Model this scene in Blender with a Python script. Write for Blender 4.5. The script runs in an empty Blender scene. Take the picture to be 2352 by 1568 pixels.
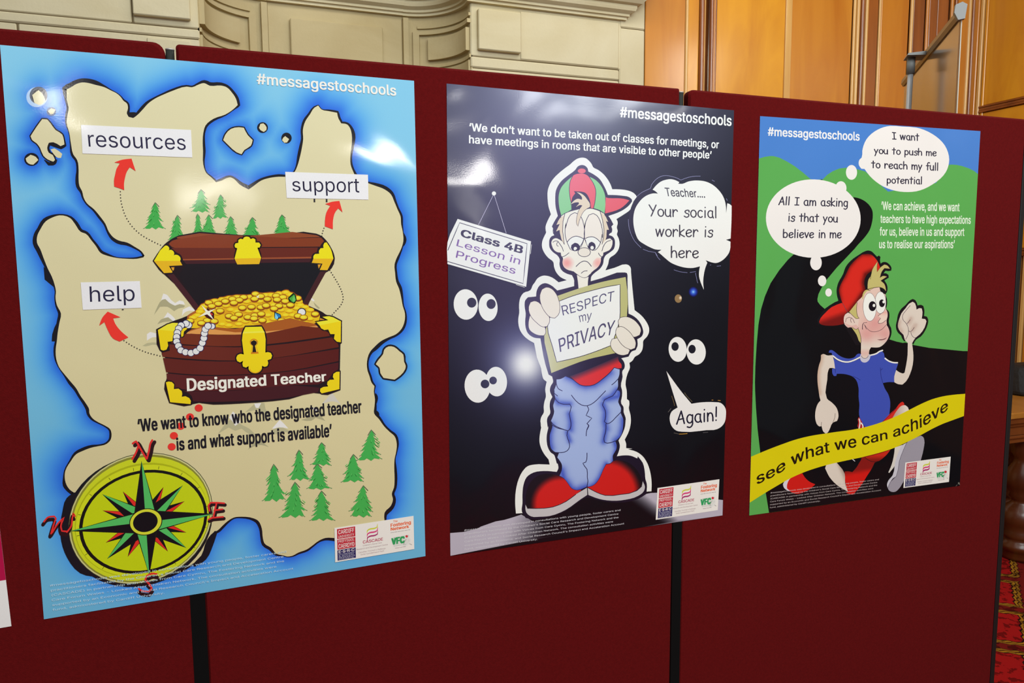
import bpy, bmesh, math, random
import numpy as np
from mathutils import Vector, Matrix
from mathutils.geometry import delaunay_2d_cdt

C = bpy.context.scene.collection
sc = bpy.context.scene
W, H = 2352, 1568
rnd = random.Random(7)

# ------------------------------------------------------------------ camera
CAM_F = 1660.0
CAM_O = np.array([0.0, -1.23856, 1.6])
CAM_R = np.array([[0.9411754543083055, -0.006689167863066562, 0.3378520670956945],
                  [0.040804766697109696, 0.9947377590177555, -0.0939774536744126],
                  [-0.33544557713931533, 0.10223524743273055, 0.9364957121952121]])
def to_world(p): return Vector((p[0], -p[2], p[1]))
cd = bpy.data.cameras.new('camera'); cam = bpy.data.objects.new('camera', cd); C.objects.link(cam)
cd.sensor_width = 36.0; cd.lens = CAM_F / W * 36.0; cd.clip_start = 0.02; cd.clip_end = 60
m = Matrix.Identity(4)
for i in range(3):
    a = to_world(CAM_R[i])
    for j in range(3): m[j][i] = a[j]
m.translation = Vector(CAM_O)
cam.matrix_world = m
sc.camera = cam

# ------------------------------------------------------------------ world, light, exposure
sc.view_settings.view_transform = 'Standard'; sc.view_settings.look = 'None'
sc.view_settings.gamma = 1.0; sc.view_settings.use_curve_mapping = False
sc.view_settings.exposure = 0.0
w = bpy.data.worlds.new('world'); sc.world = w; w.use_nodes = True
w.node_tree.nodes['Background'].inputs[0].default_value = (0.95, 0.98, 1.0, 1)
w.node_tree.nodes['Background'].inputs[1].default_value = 0.085
def area(name, loc, target, sx, sy, power, col):
    l = bpy.data.lights.new(name, 'AREA'); l.shape = 'RECTANGLE'; l.size = sx; l.size_y = sy
    l.energy = power; l.color = col
    o = bpy.data.objects.new(name, l); C.objects.link(o); o.location = loc
    o.rotation_euler = (Vector(target) - Vector(loc)).to_track_quat('-Z', 'Y').to_euler()
    return o
area('ceiling_light', (1.1, -2.7, 4.0), (0.8, 0.0, 1.5), 3.4, 1.6, 163, (0.90, 0.985, 1.0))
area('ceiling_light', (1.15, 0.9, 4.3), (1.2, 2.6, 2.4), 4.0, 0.9, 50, (1.0, 0.95, 0.86))
area('unseen_light', (4.0, 0.2, 3.4), (3.4, 2.5, 2.2), 0.5, 0.5, 12, (1.0, 0.9, 0.7))  # unseen lamp added to brighten the panelling and right wall
# bright lamps and a window far behind the camera, mirrored in the glossy sheets
def mirror_lamp(name, u, v, L, sx, sy, power, col=(1, 0.97, 0.93)):
    d = np.array([(u - W/2)/CAM_F, -(v - H/2)/CAM_F, -1.0]) @ CAM_R
    d = np.array([d[0], -d[2], d[1]]); t = -CAM_O[1]/d[1]; p = CAM_O + t*d
    q = p + np.array([d[0], -d[1], d[2]])/d[1]*L
    area(name, tuple(q), tuple(p), sx, sy, power, col)
mirror_lamp('unseen_light', 1075, 372, 4.2, 0.22, 0.24, 9)
mirror_lamp('unseen_light', 868, 335, 4.2, 0.30, 0.16, 8)
mirror_lamp('unseen_light', 125, 235, 4.2, 0.14, 0.28, 4)
mirror_lamp('window_light', 1330, 175, 4.6, 1.2, 0.40, 34, (0.95, 0.97, 1.0))
mirror_lamp('unseen_light', 1047, 228, 4.4, 0.05, 0.10, 0.6)  # small unseen lamp added for a highlight at the sheet's top corner
mirror_lamp('streak_light', 1550, 268, 4.4, 0.5, 0.035, 1.6)  # unseen long lamp added to put a level streak on the gloss
mirror_lamp('streak_light', 1062, 500, 4.4, 0.04, 0.6, 1.0)  # unseen upright lamp added for a streak down the left edge
mirror_lamp('unseen_light', 500, 470, 4.6, 0.5, 0.14, 4)

def at(u, v, Y=0.0):
    u = np.asarray(u, float); v = np.asarray(v, float)
    d = np.stack([(u - W/2)/CAM_F, -(v - H/2)/CAM_F, -np.ones_like(u)], -1) @ CAM_R
    d = np.stack([d[..., 0], -d[..., 2], d[..., 1]], -1)
    t = (Y - CAM_O[1])/d[..., 1]
    return CAM_O + t[..., None]*d
def fl(u, v, z):
    d = np.array([(u - W/2)/CAM_F, -(v - H/2)/CAM_F, -1.0]) @ CAM_R
    d = np.array([d[0], -d[2], d[1]]); return CAM_O + (z - CAM_O[2])/d[2]*d

# ------------------------------------------------------------------ materials
def lin(c):
    c = np.asarray(c, float)/255.0
    return np.where(c <= 0.04045, c/12.92, ((c + 0.055)/1.055)**2.4)
def mat(name, col, rough=0.6, noise=None, bump=None, coat=0.0, metal=0.0, coat_rough=0.1, alpha=1.0, sheen=0.0):
    """noise=(scale tuple, amount, second colour) ; bump=(scale, strength, distance)"""
    mt = bpy.data.materials.new(name); mt.use_nodes = True; nt = mt.node_tree; n = nt.nodes; L = nt.links
    b = n['Principled BSDF']; b.inputs['Roughness'].default_value = rough
    b.inputs['Metallic'].default_value = metal
    b.inputs['Coat Weight'].default_value = coat; b.inputs['Coat Roughness'].default_value = coat_rough
    b.inputs['Sheen Weight'].default_value = sheen
    b.inputs['Alpha'].default_value = alpha
    if rough > .8: b.inputs['Specular IOR Level'].default_value = 0.15
    c1 = tuple(lin(col)) + (1,)
    tc = n.new('ShaderNodeTexCoord')
    if noise:
        mp = n.new('ShaderNodeMapping'); mp.inputs['Scale'].default_value = noise[0]
        L.new(tc.outputs['Object'], mp.inputs['Vector'])
        nz = n.new('ShaderNodeTexNoise'); nz.inputs['Scale'].default_value = 1.0; nz.inputs['Detail'].default_value = 6
        nz.inputs['Distortion'].default_value = noise[3] if len(noise) > 3 else 0.4
        L.new(mp.outputs[0], nz.inputs['Vector'])
        rp = n.new('ShaderNodeValToRGB'); rp.color_ramp.elements[0].position = 0.5 - noise[1]; rp.color_ramp.elements[1].position = 0.5 + noise[1]
        rp.color_ramp.elements[0].color = c1; rp.color_ramp.elements[1].color = tuple(lin(noise[2])) + (1,)
        L.new(nz.outputs['Fac'], rp.inputs[0]); L.new(rp.outputs[0], b.inputs['Base Color'])
    else: b.inputs['Base Color'].default_value = c1
    if bump:
        n2 = n.new('ShaderNodeTexNoise'); n2.inputs['Scale'].default_value = bump[0]; n2.inputs['Detail'].default_value = 3
        L.new(tc.outputs['Object'], n2.inputs['Vector'])
        bp = n.new('ShaderNodeBump'); bp.inputs['Strength'].default_value = bump[1]; bp.inputs['Distance'].default_value = bump[2]
        L.new(n2.outputs['Fac'], bp.inputs['Height']); L.new(bp.outputs[0], b.inputs['Normal'])
    return mt

def print_material():
    """glossy printed paper: printed colour in the mesh attribute 'ink', soft ripples of the sheet as bump"""
    mt = bpy.data.materials.new('glossy_print'); mt.use_nodes = True; nt = mt.node_tree; n = nt.nodes; L = nt.links
    b = n['Principled BSDF']
    at_ = n.new('ShaderNodeAttribute'); at_.attribute_name = 'ink'
    gm = n.new('ShaderNodeNewGeometry')
    gr = n.new('ShaderNodeTexNoise'); gr.inputs['Scale'].default_value = 900; gr.inputs['Detail'].default_value = 2
    L.new(gm.outputs['Position'], gr.inputs['Vector'])
    mr = n.new('ShaderNodeMapRange'); mr.inputs[3].default_value = 0.93; mr.inputs[4].default_value = 1.05
    L.new(gr.outputs['Fac'], mr.inputs[0])
    mx = n.new('ShaderNodeVectorMath'); mx.operation = 'SCALE'
    L.new(at_.outputs['Color'], mx.inputs[0]); L.new(mr.outputs[0], mx.inputs['Scale'])
    L.new(mx.outputs[0], b.inputs['Base Color'])
    b.inputs['Roughness'].default_value = 0.5; b.inputs['Specular IOR Level'].default_value = 0.08
    b.inputs['Coat Weight'].default_value = 0.7; b.inputs['Coat Roughness'].default_value = 0.085
    a = n.new('ShaderNodeTexNoise'); a.inputs['Scale'].default_value = 3.2; a.inputs['Detail'].default_value = 1.5; a.inputs['Distortion'].default_value = 0.6
    L.new(gm.outputs['Position'], a.inputs['Vector'])
    bp = n.new('ShaderNodeBump'); bp.inputs['Strength'].default_value = 1.0; bp.inputs['Distance'].default_value = 0.0085
    L.new(a.outputs['Fac'], bp.inputs['Height'])
    a2 = n.new('ShaderNodeTexNoise'); a2.inputs['Scale'].default_value = 420; a2.inputs['Detail'].default_value = 2
    L.new(gm.outputs['Position'], a2.inputs['Vector'])
    bp2 = n.new('ShaderNodeBump'); bp2.inputs['Strength'].default_value = 1.0; bp2.inputs['Distance'].default_value = 0.000018
    L.new(a2.outputs['Fac'], bp2.inputs['Height']); L.new(bp.outputs[0], bp2.inputs['Normal'])
    L.new(bp2.outputs[0], b.inputs['Coat Normal']); L.new(bp.outputs[0], b.inputs['Normal'])
    return mt
M_PRINT = print_material()

# ------------------------------------------------------------------ object helpers
def empty(name, loc, label=None, cat=None, group=None):
    o = bpy.data.objects.new(name, None); C.objects.link(o); o.location = loc
    o.empty_display_size = 0.05
    if label: o['label'] = label; o['category'] = cat
    if group: o['group'] = group
    return o
def meshobj(name, verts, faces, m, parent=None, origin=None, smooth=False):
    """verts in world coordinates; stored relative to the parent or the origin"""
    v = np.asarray(verts, float)
    if parent is not None:
        p = parent; off = np.zeros(3)
        while p is not None: off = off + np.array(p.location); p = p.parent
    else: off = np.array(origin if origin is not None else (0, 0, 0), float)
    me = bpy.data.meshes.new(name); me.from_pydata((v - off).tolist(), [], faces); me.update()
    me.materials.append(m)
    if smooth: me.polygons.foreach_set('use_smooth', [True]*len(me.polygons))
    o = bpy.data.objects.new(name, me); C.objects.link(o)
    if parent is not None: o.parent = parent
    else: o.location = off
    return o
def box_vf(x0, x1, y0, y1, z0, z1):
    v = [(x, y, z) for x in (x0, x1) for y in (y0, y1) for z in (z0, z1)]
    f = [(0, 1, 3, 2), (4, 6, 7, 5), (0, 4, 5, 1), (2, 3, 7, 6), (0, 2, 6, 4), (1, 5, 7, 3)]
    return v, f
def box(name, x0, x1, y0, y1, z0, z1, m, parent=None, bevel=0.0, seg=2):
    v, f = box_vf(x0, x1, y0, y1, z0, z1)
    org = ((x0+x1)/2, (y0+y1)/2, z0)
    o = meshobj(name, v, f, m, parent, org)
    if bevel:
        bm = bmesh.new(); bm.from_mesh(o.data)
        bmesh.ops.bevel(bm, geom=bm.edges[:], offset=bevel, segments=seg, affect='EDGES', profile=0.6)
        bmesh.ops.recalc_face_normals(bm, faces=bm.faces); bm.to_mesh(o.data); bm.free()
    return o
def sweep(name, path, profile, m, parent=None, caps=True):
    """path: list of (x,y,nx,ny) horizontal; profile: list of (out, z). out is along the normal"""
    v = []; f = []; k = len(profile)
    for (x, y, nx, ny) in path:
        for (o_, z) in profile: v.append((x + nx*o_, y + ny*o_, z))
    for i in range(len(path)-1):
        for j in range(k):
            a = i*k + j; b = i*k + (j+1) % k
            f.append((a, b, b+k, a+k))
    if caps: f.append(tuple(range(k-1, -1, -1))); f.append(tuple((len(path)-1)*k + j for j in range(k)))
    return meshobj(name, v, f, m, parent, None if parent else (path[0][0], path[0][1], profile[0][1]))
def lathe(name, cx, cy, prof, m, parent=None, n=28):
    v = []; f = []
    for (r, z) in prof:
        for i in range(n):
            a = 2*math.pi*i/n; v.append((cx + r*math.cos(a), cy + r*math.sin(a), z))
    for i in range(len(prof)-1):
        for j in range(n):
            a = i*n+j; b = i*n+(j+1) % n; f.append((a, b, b+n, a+n))
    f.append(tuple(range(n-1, -1, -1))); f.append(tuple((len(prof)-1)*n+j for j in range(n)))
    return meshobj(name, v, f, m, parent, (cx, cy, prof[0][1]), smooth=True)

# ------------------------------------------------------------------ flat print: ink shapes on a sheet
def Z(ox, oy, s, pts):
    """flat list of crop coordinates -> (n,2) tracing coordinates"""
    a = np.array(pts, float).reshape(-1, 2); return a/s + np.array([ox, oy])
def catmull(p, closed=True, k=4, cusp=44):
    """smooth curve through the points; corners sharper than `cusp` degrees stay corners"""
    p = np.asarray(p, float); n = len(p)
    if n < 3: return p
    nx = np.roll(p, -1, 0); pv = np.roll(p, 1, 0)
    d1 = (nx-p)[:, :2]; d0 = (p-pv)[:, :2]
    l1 = np.linalg.norm(d1, axis=1)+1e-9; l0 = np.linalg.norm(d0, axis=1)+1e-9
    u1 = (nx-p)/l1[:, None]; u0 = (p-pv)/l0[:, None]
    turn = np.degrees(np.arccos(np.clip((u1[:, :2]*u0[:, :2]).sum(1), -1, 1)))
    w_ = (l0/(l0+l1))[:, None]; t = u0*(1-w_) + u1*w_
    t /= np.linalg.norm(t[:, :2], axis=1)[:, None]+1e-9
    out_t = np.where((turn > cusp)[:, None], u1, t); in_t = np.where((turn > cusp)[:, None], u0, t)
    if not closed: out_t[0] = u1[0]; in_t[-1] = u0[-1]
    out = []
    for i in range(n if closed else n-1):
        a, c = p[i], p[(i+1) % n]; L = l1[i]; m0 = out_t[i]*L; m1 = in_t[(i+1) % n]*L
        for j in range(k):
            s_ = j/k; s2 = s_*s_; s3 = s2*s_
            out.append((2*s3-3*s2+1)*a + (s3-2*s2+s_)*m0 + (-2*s3+3*s2)*c + (s3-s2)*m1)
    if not closed: out.append(p[-1])
    return np.array(out)
def inside(poly, q):
    x, y = q[:, 0], q[:, 1]; r = np.zeros(len(q), bool); n = len(poly); j = n-1
    for i in range(n):
        xi, yi = poly[i]; xj, yj = poly[j]
        c = ((yi > y) != (yj > y))
        if yj != yi: r ^= c & (x < (xj-xi)*(y-yi)/(yj-yi) + xi)
        j = i
    return r
def seg_dist(q, a, b):
    ab = b-a; L2 = (ab*ab).sum() + 1e-12
    t = np.clip(((q-a) @ ab)/L2, 0, 1); d = q - (a + t[:, None]*ab)
    return np.sqrt((d*d).sum(1))
def poly_dist(q, poly, closed=True):
    d = np.full(len(q), 1e9); n = len(poly)
    for i in range(n if closed else n-1): d = np.minimum(d, seg_dist(q, poly[i], poly[(i+1) % n]))
    return d
INK = 1.10
class Sheet:
    """one poster: an Empty on the board, a paper sheet and printed parts as thin ink layers"""
    def __init__(s, name, corners, label, group=None, filt=None, yb=0.0):
        s.filt = filt; s.yb = yb; s.level = 1
        s.c = at(*np.array(corners, float).T)
        s.root = empty(name, tuple((s.c[2]+s.c[3])/2 + np.array([0, yb, 0])), label, 'poster', group)
        s.parts = {}; s.order = []
        s.corners = np.array(corners, float)
    def _buf(s, part):
        if part not in s.parts: s.parts[part] = dict(v=[], f=[], c=[], n=0); s.order.append(part)
        return s.parts[part]
    def ink(s, px, col):
        px = np.asarray(px, float)
        if callable(col): c = np.array(col(px), float)
        else: c = np.tile(np.array(col, float), (len(px), 1))
        if s.filt is not None: c = s.filt(px, c)
        return np.clip(lin(np.clip(c, 0, 255))*INK, 0, 0.845)
    def add(s, part, px, faces, col, world=None, dy=None):
        b = s._buf(part); y = s.yb - s.level*9e-7; s.level += 1
        w_ = at(px[:, 0], px[:, 1]) if world is None else np.array(world, float)
        w_ = w_.copy(); w_[:, 1] = y - (dy if dy is not None else 0)
        if dy is not None: s.level += int(dy.max()/9e-7) + 1
        c = s.ink(px, col)
        n = b['n']; b['v'].append(w_); b['c'].append(c)
        b['f'] += [tuple(i+n for i in f) for f in faces]; b['n'] += len(w_)
    def poly(s, part, pts, col, smooth=3, step=None):
        p = np.asarray(pts, float)
        if smooth: p = catmull(p, True, smooth)
        keep = [0]
        for i in range(1, len(p)):
            if np.hypot(*(p[i]-p[keep[-1]])) > 0.05: keep.append(i)
        p = p[keep]
        vs = [Vector(q) for q in p]; m0 = len(p)
        if step:
            x0, y0 = p.min(0); x1, y1 = p.max(0)
            gx, gy = np.meshgrid(np.arange(x0+step/2, x1, step), np.arange(y0+step/2, y1, step))
            gx = gx + (np.arange(gx.shape[0]) % 2)[:, None]*step/2
            q = np.stack([gx.ravel(), gy.ravel()], 1); q = q[inside(p, q)]
            if len(q): q = q[poly_dist(q, p) > step*0.3]
            vs += [Vector(a) for a in q]
        r = delaunay_2d_cdt(vs, [], [list(range(m0))], 1, 1e-4)
        px = np.array([(a[0], a[1]) for a in r[0]])
        if len(r[2]) == 0: return
        s.add(part, px, [tuple(reversed(f)) for f in r[2]], col)
    def ell(s, part, cx, cy, rx, ry, col, rot=0, n=28, rad=False):
        a = np.linspace(0, 2*np.pi, n, endpoint=False); c_, s_ = math.cos(math.radians(rot)), math.sin(math.radians(rot))
        x, y = rx*np.cos(a), ry*np.sin(a)
        p = np.stack([cx + x*c_ - y*s_, cy + x*s_ + y*c_], 1)
        f = [tuple(range(n))]
        if rad:
            p2 = np.vstack([p, (p-[cx, cy])*0.5 + [cx, cy], [[cx, cy]]])
            f = [(i, (i+1) % n, n+(i+1) % n, n+i) for i in range(n)] + [(n+i, n+(i+1) % n, 2*n) for i in range(n)]
            p = p2
        s.add(part, p, f, col)
    def aff(s, part, c, A, B, col, n=48, r=1.0):
        a = np.linspace(0, 2*np.pi, n, endpoint=False)
        p = np.array(c) + r*(np.cos(a)[:, None]*np.array(A) + np.sin(a)[:, None]*np.array(B))
        s.add(part, p, [tuple(range(n))], col)
    def line(s, part, pts, w_, col, closed=False, smooth=3, cap=True):
        """stroke of width w_ (number or list)"""
        p = np.asarray(pts, float)
        wv = np.full(len(p), float(w_)) if np.isscalar(w_) else np.asarray(w_, float)
        if smooth:
            q = catmull(np.column_stack([p, wv]), closed, smooth); p = q[:, :2]; wv = q[:, 2]
        n = len(p)
        if closed: t = np.roll(p, -1, 0) - np.roll(p, 1, 0)
        else:
            t = np.zeros_like(p); t[1:-1] = p[2:]-p[:-2]; t[0] = p[1]-p[0]; t[-1] = p[-1]-p[-2]
        t = t/(np.linalg.norm(t, axis=1)[:, None]+1e-9); nr = np.stack([-t[:, 1], t[:, 0]], 1)
        h = wv[:, None]/2
        v = [p + nr*h, p - nr*h]; px = np.empty((2*n, 2)); px[0::2] = v[0]; px[1::2] = v[1]
        f = [(2*i, 2*i+1, 2*i+3, 2*i+2) for i in range(n-1)]
        if closed: f.append((2*n-2, 2*n-1, 1, 0))
        px = list(px)
        if cap and not closed and wv.max() > 1.2:
            for i0, i1 in ((0, 1), (n-1, n-2)):
                d = t[i0]*(-1 if i0 == 0 else 1); nn = nr[i0]; r_ = wv[i0]/2; k = len(px)
                for a in np.linspace(-np.pi/2, np.pi/2, 6): px.append(p[i0] + r_*(math.sin(a)*nn + math.cos(a)*d))
                f.append(tuple(range(k, k+6)))
        s.add(part, np.array(px), f, col)
    # --- lettering -----------------------------------------------------
    def text(s, part, body, bottom, top, col, bold=0.0, space=1.0, u=None, slack=0, vtop=None):
        """fit a line of type between a bottom and a top curve (tracing coordinates)"""
        v, f = glyphs(body, space + bold*0.8)
        x0, x1 = v[:, 0].min()-bold, v[:, 0].max()+bold; yt = v[:, 1].max() if not vtop else glyphs('x' if vtop < .6 else ('E' if vtop < .732 and body.isupper() else 'l'))[0][:, 1].max()
        for dx, dy in BOLD if bold else BOLD[:1]:
            uu = (v[:, 0]+dx*bold-x0)/(x1-x0); vv = (v[:, 1]+dy*bold*.5)/yt
            s.env(part, uu, vv, f, bottom, top, col)
    def env(s, part, uu, vv, f, bottom, top, col, dy=None):
        b = np.array(bottom, float).reshape(-1, 2); t = np.array(top, float).reshape(-1, 2)
        bw = at(b[:, 0], b[:, 1]); tw = at(t[:, 0], t[:, 1])
        def curve(w_, uq):
            if len(w_) == 2: return w_[0] + uq[:, None]*(w_[1]-w_[0])
            k = catmull(w_[:, [0, 2, 1]], False, 12, 170)[:, [0, 2, 1]]; L = np.concatenate([[0], np.cumsum(np.abs(np.diff(k[:, 0])))]); L /= L[-1]
            return np.stack([np.interp(uq, L, k[:, i]) for i in range(3)], 1)
        B = curve(bw, uu); T = curve(tw, uu); w_ = B + vv[:, None]*(T-B)
        s.add(part, project(w_), f, col, world=w_, dy=dy)
    def para(s, part, lines, p0, p1, p2, col, bold=0.0, ref=0):
        """several lines of type; p0 start of first baseline, p1 end of line ref, p2 start of last baseline"""
        P0, P1, P2 = at(*p0), at(*p1), at(*p2)
        ws = [glyphs(l, 1.0) for l in lines]
        wref = ws[ref][0][:, 0].max(); n = len(lines)
        ey = (P2-P0)/(n-1); ex = (P1-P0-ey*ref)/wref; up = -ey/np.linalg.norm(ey)*np.linalg.norm(ex)
        lp = np.linalg.norm(ey)/1.0
        V = []; F = []; k = 0
        for i, (v, f) in enumerate(ws):
            V.append(P0 + i*ey + v[:, :1]*ex + v[:, 1:2]*(-ey)*0.95/s.lead)
            F += [tuple(j+k for j in q) for q in f]; k += len(v)
        V = np.vstack(V); s.add(part, project(V), F, col, world=V)
    lead = 1.12
    def comic(s, part, body, bottom, top, col, wt=0.085):
        v, f, k = comic_glyphs(body, wt)
        x0, x1 = v[:, 0].min(), v[:, 0].max()
        s.env(part, (v[:, 0]-x0)/(x1-x0), v[:, 1]/v[:, 1].max(), f, bottom, top, col, dy=k*9e-7)
    def base(s, part, col, nu=60, nv=80):
        """the paper itself: a grid between the four corners, printed background colour, thin edge"""
        c = s.corners; u = np.linspace(0, 1, nu+1); v = np.linspace(0, 1, nv+1)
        cw = s.c
        U, V = np.meshgrid(u, v)
        P = ((1-U)*(1-V))[..., None]*cw[0] + (U*(1-V))[..., None]*cw[1] + (U*V)[..., None]*cw[2] + ((1-U)*V)[..., None]*cw[3]
        P = P.reshape(-1, 3); px = project(P); k = nu+1
        f = [(j*k+i, (j+1)*k+i, (j+1)*k+i+1, j*k+i+1) for j in range(nv) for i in range(nu)]
        b = s._buf(part); P[:, 1] = s.yb
        cc = s.ink(px, col); n0 = len(P)
        ring = [i for i in range(k)] + [j*k+nu for j in range(1, nv+1)] + [nv*k+i for i in range(nu-1, -1, -1)] + [j*k for j in range(nv-1, 0, -1)]
        back = P[ring].copy(); back[:, 1] = s.yb + 0.0005
        V_ = np.vstack([P, back]); cc = np.vstack([cc, np.full((len(ring), 3), 0.7)])
        r = len(ring)
        f += [(ring[i], ring[(i+1) % r], n0+(i+1) % r, n0+i) for i in range(r)]
        f.append(tuple(n0+i for i in range(r)))
        b['v'].append(V_); b['c'].append(cc); b['f'] += f; b['n'] += len(V_)
    def finish(s, labels={}, tree={}):
        objs = {}
        for part in s.order:
            b = s.parts[part]; v = np.vstack(b['v']); c = np.vstack(b['c'])
            nm = part.split('#')[0]
            o = meshobj(nm, v, b['f'], M_PRINT, s.root)
            a = o.data.color_attributes.new('ink', 'FLOAT_COLOR', 'POINT')
            a.data.foreach_set('color', np.hstack([c, np.ones((len(c), 1))]).ravel())
            objs[part] = o
            if nm in ('gold_coins_drawing', 'dotted_path', 'small_print'): o['kind'] = 'stuff'
            if part in labels: o['label'] = labels[part]
        for ch, pa in tree.items():
            for k in objs:
                if k.split('#')[0] == ch and pa in objs: objs[k].parent = objs[pa]
        return objs
def project(P):
    d = P - CAM_O; q = np.stack([d[:, 0], d[:, 2], -d[:, 1]], 1) @ CAM_R.T
    return np.stack([W/2 + CAM_F*q[:, 0]/(-q[:, 2]), H/2 - CAM_F*q[:, 1]/(-q[:, 2])], 1)

_gc = {}
try:    # the typeface that ships with Blender itself
    import os
    FONT = bpy.data.fonts.load(os.path.join(bpy.utils.resource_path('LOCAL'), 'datafiles', 'fonts', 'Inter.woff2'))
except Exception: FONT = None
BOLD = ((0, 0), (-1, -1), (1, 1), (-1, 1), (1, -1), (.5, 0), (-.5, 0))
def glyphs(body, space=1.0):
    key = (body, space)
    if key in _gc: return _gc[key]
    cu = bpy.data.curves.new('type', 'FONT'); cu.body = body
    if FONT: cu.font = FONT
    cu.size = 1.0
    cu.space_character = space; cu.resolution_u = 3; cu.fill_mode = 'NONE'
    o = bpy.data.objects.new('type', cu); C.objects.link(o)
    dg = bpy.context.evaluated_depsgraph_get(); me = o.evaluated_get(dg).to_mesh()
    v = np.array([tuple(q.co)[:2] for q in me.vertices]); e = np.array([tuple(q.vertices) for q in me.edges])
    o.evaluated_get(dg).to_mesh_clear(); bpy.data.objects.remove(o); bpy.data.curves.remove(cu)
    # follow each outline so that all its edges run one way, then keep the triangles with a non-zero winding
    nb = {}
    for i, j in e: nb.setdefault(i, []).append(j); nb.setdefault(j, []).append(i)
    seen = set(); E = []
    for s0 in range(len(v)):
        if s0 in seen or s0 not in nb: continue
        p, q = s0, (s0+1 if s0+1 in nb[s0] else nb[s0][0]); loop = [s0]; seen.add(s0)
        while q != s0 and q not in seen:
            seen.add(q); loop.append(q); nx = [k for k in nb[q] if k != p]; p, q = q, (nx[0] if nx else s0)
        E += [(loop[i], loop[(i+1) % len(loop)]) for i in range(len(loop))]
    E = np.array(E)
    r = delaunay_2d_cdt([Vector(a) for a in v], [tuple(int(k) for k in a) for a in E], [], 0, 1e-5)
    nv = np.array([(a[0], a[1]) for a in r[0]]); tr = np.array(r[2]); ct = nv[tr].mean(1)
    A_, B_ = v[E[:, 0]], v[E[:, 1]]; wn = np.zeros(len(ct), int)
    for a, b in zip(A_, B_):
        if a[1] == b[1]: continue
        up = a[1] < b[1]; lo, hi = (a, b) if up else (b, a)
        m_ = (ct[:, 1] >= lo[1]) & (ct[:, 1] < hi[1])
        if m_.any():
            c_ = ct[m_]; xx = a[0] + (c_[:, 1]-a[1])*(b[0]-a[0])/(b[1]-a[1]); wn[m_] += np.where(xx > c_[:, 0], 1 if up else -1, 0)
    v = nv; f = [tuple(int(k) for k in t) for t in tr[wn != 0]]
    _gc[key] = (v, f); return v, f

def _arc(cx, cy, rx, ry, a0, a1, n=9):
    return [(cx + rx*math.cos(math.radians(a)), cy + ry*math.sin(math.radians(a))) for a in np.linspace(a0, a1, n)]
XH = 0.62
_G = {
 'o': (0.56, [_arc(.27, XH/2, .22, XH/2, 0, 360, 17)]),
 'a': (0.58, [_arc(.27, XH/2, .22, XH/2, 62, 318, 13), [(.44, XH*.95), (.42, XH*.4), (.5, -.03)]]),
 'b': (0.58, [[(.06, 1.0), (.05, .5), (.06, 0.0)], _arc(.25, XH/2, .22, XH/2, 165, -165, 13)]),
 'c': (0.50, [_arc(.26, XH/2, .21, XH/2, 48, 312, 11)]),
 'e': (0.56, [[(.06, .27), (.3, .34), (.47, .45), (.36, .6), (.22, .6), (.08, .45), (.05, .25), (.15, .03), (.32, 0), (.47, .12)]]),
 'f': (0.44, [[(.44, .93), (.33, 1.0), (.21, .9), (.19, .5), (.18, 0)], [(.02, XH*.9), (.38, XH*.93)]]),
 'g': (0.56, [_arc(.26, XH/2, .2, XH/2, 50, 330, 12), [(.46, XH*.95), (.45, .2), (.42, -.2), (.26, -.34), (.08, -.28)]]),
 'h': (0.56, [[(.07, 1.0), (.06, .5), (.06, 0)], [(.07, .35), (.2, .58), (.36, .58), (.44, .4), (.46, 0)]]),
 'i': (0.26, [[(.11, XH), (.1, 0)], [(.12, .88), (.12, .90)]]),
 'k': (0.52, [[(.06, 1.0), (.06, 0)], [(.42, XH), (.1, .28), (.45, 0)]]),
 'l': (0.25, [[(.1, 1.0), (.09, 0)]]),
 'm': (0.80, [[(.06, XH), (.06, 0)], [(.07, .35), (.18, .58), (.3, .58), (.36, .4), (.37, 0)], [(.37, .35), (.48, .58), (.6, .58), (.67, .4), (.69, 0)]]),
 'n': (0.54, [[(.06, XH), (.06, 0)], [(.07, .35), (.2, .6), (.34, .58), (.42, .4), (.44, 0)]]),
 'p': (0.56, [[(.07, XH), (.06, -.34)], _arc(.26, XH/2, .2, XH/2, 160, -160, 13)]),
 'r': (0.48, [[(.06, XH), (.06, 0)], [(.07, .3), (.18, .56), (.32, .61), (.41, .48)]]),
 's': (0.48, [[(.42, .45), (.41, .58), (.26, .6), (.1, .48), (.18, .34), (.38, .26), (.36, .05), (.18, -.02), (.03, .07)]]),
 't': (0.48, [[(.23, .92), (.22, .4), (.21, 0)], [(.02, .64), (.42, .66)]]),
 'u': (0.56, [[(.06, XH), (.05, .2), (.15, .02), (.32, .02), (.43, .2), (.44, XH)], [(.44, XH), (.43, .2), (.46, -.02)]]),
 'v': (0.48, [[(.02, XH), (.2, 0)], [(.2, 0), (.42, XH)]]),
 'w': (0.72, [[(.02, XH), (.15, 0)], [(.15, 0), (.33, XH)], [(.33, XH), (.46, 0)], [(.46, 0), (.64, XH)]]),
 'y': (0.52, [[(.02, XH), (.22, .08)], [(.44, XH), (.22, .08), (.08, -.34)]]),
 'A': (0.66, [[(.02, 0), (.34, .95)], [(.34, .95), (.56, 0)], [(.15, .32), (.5, .38)]]),
 'Y': (0.62, [[(.02, .98), (.3, .45)], [(.56, .98), (.16, 0)]]),
 'I': (0.54, [[(.06, .92), (.46, .9)], [(.26, .92), (.26, .02)], [(.05, .02), (.47, .02)]]),
 '!': (0.30, [[(.14, 1.0), (.11, .3)], [(.1, .02), (.1, .04)]]),
}
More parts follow.
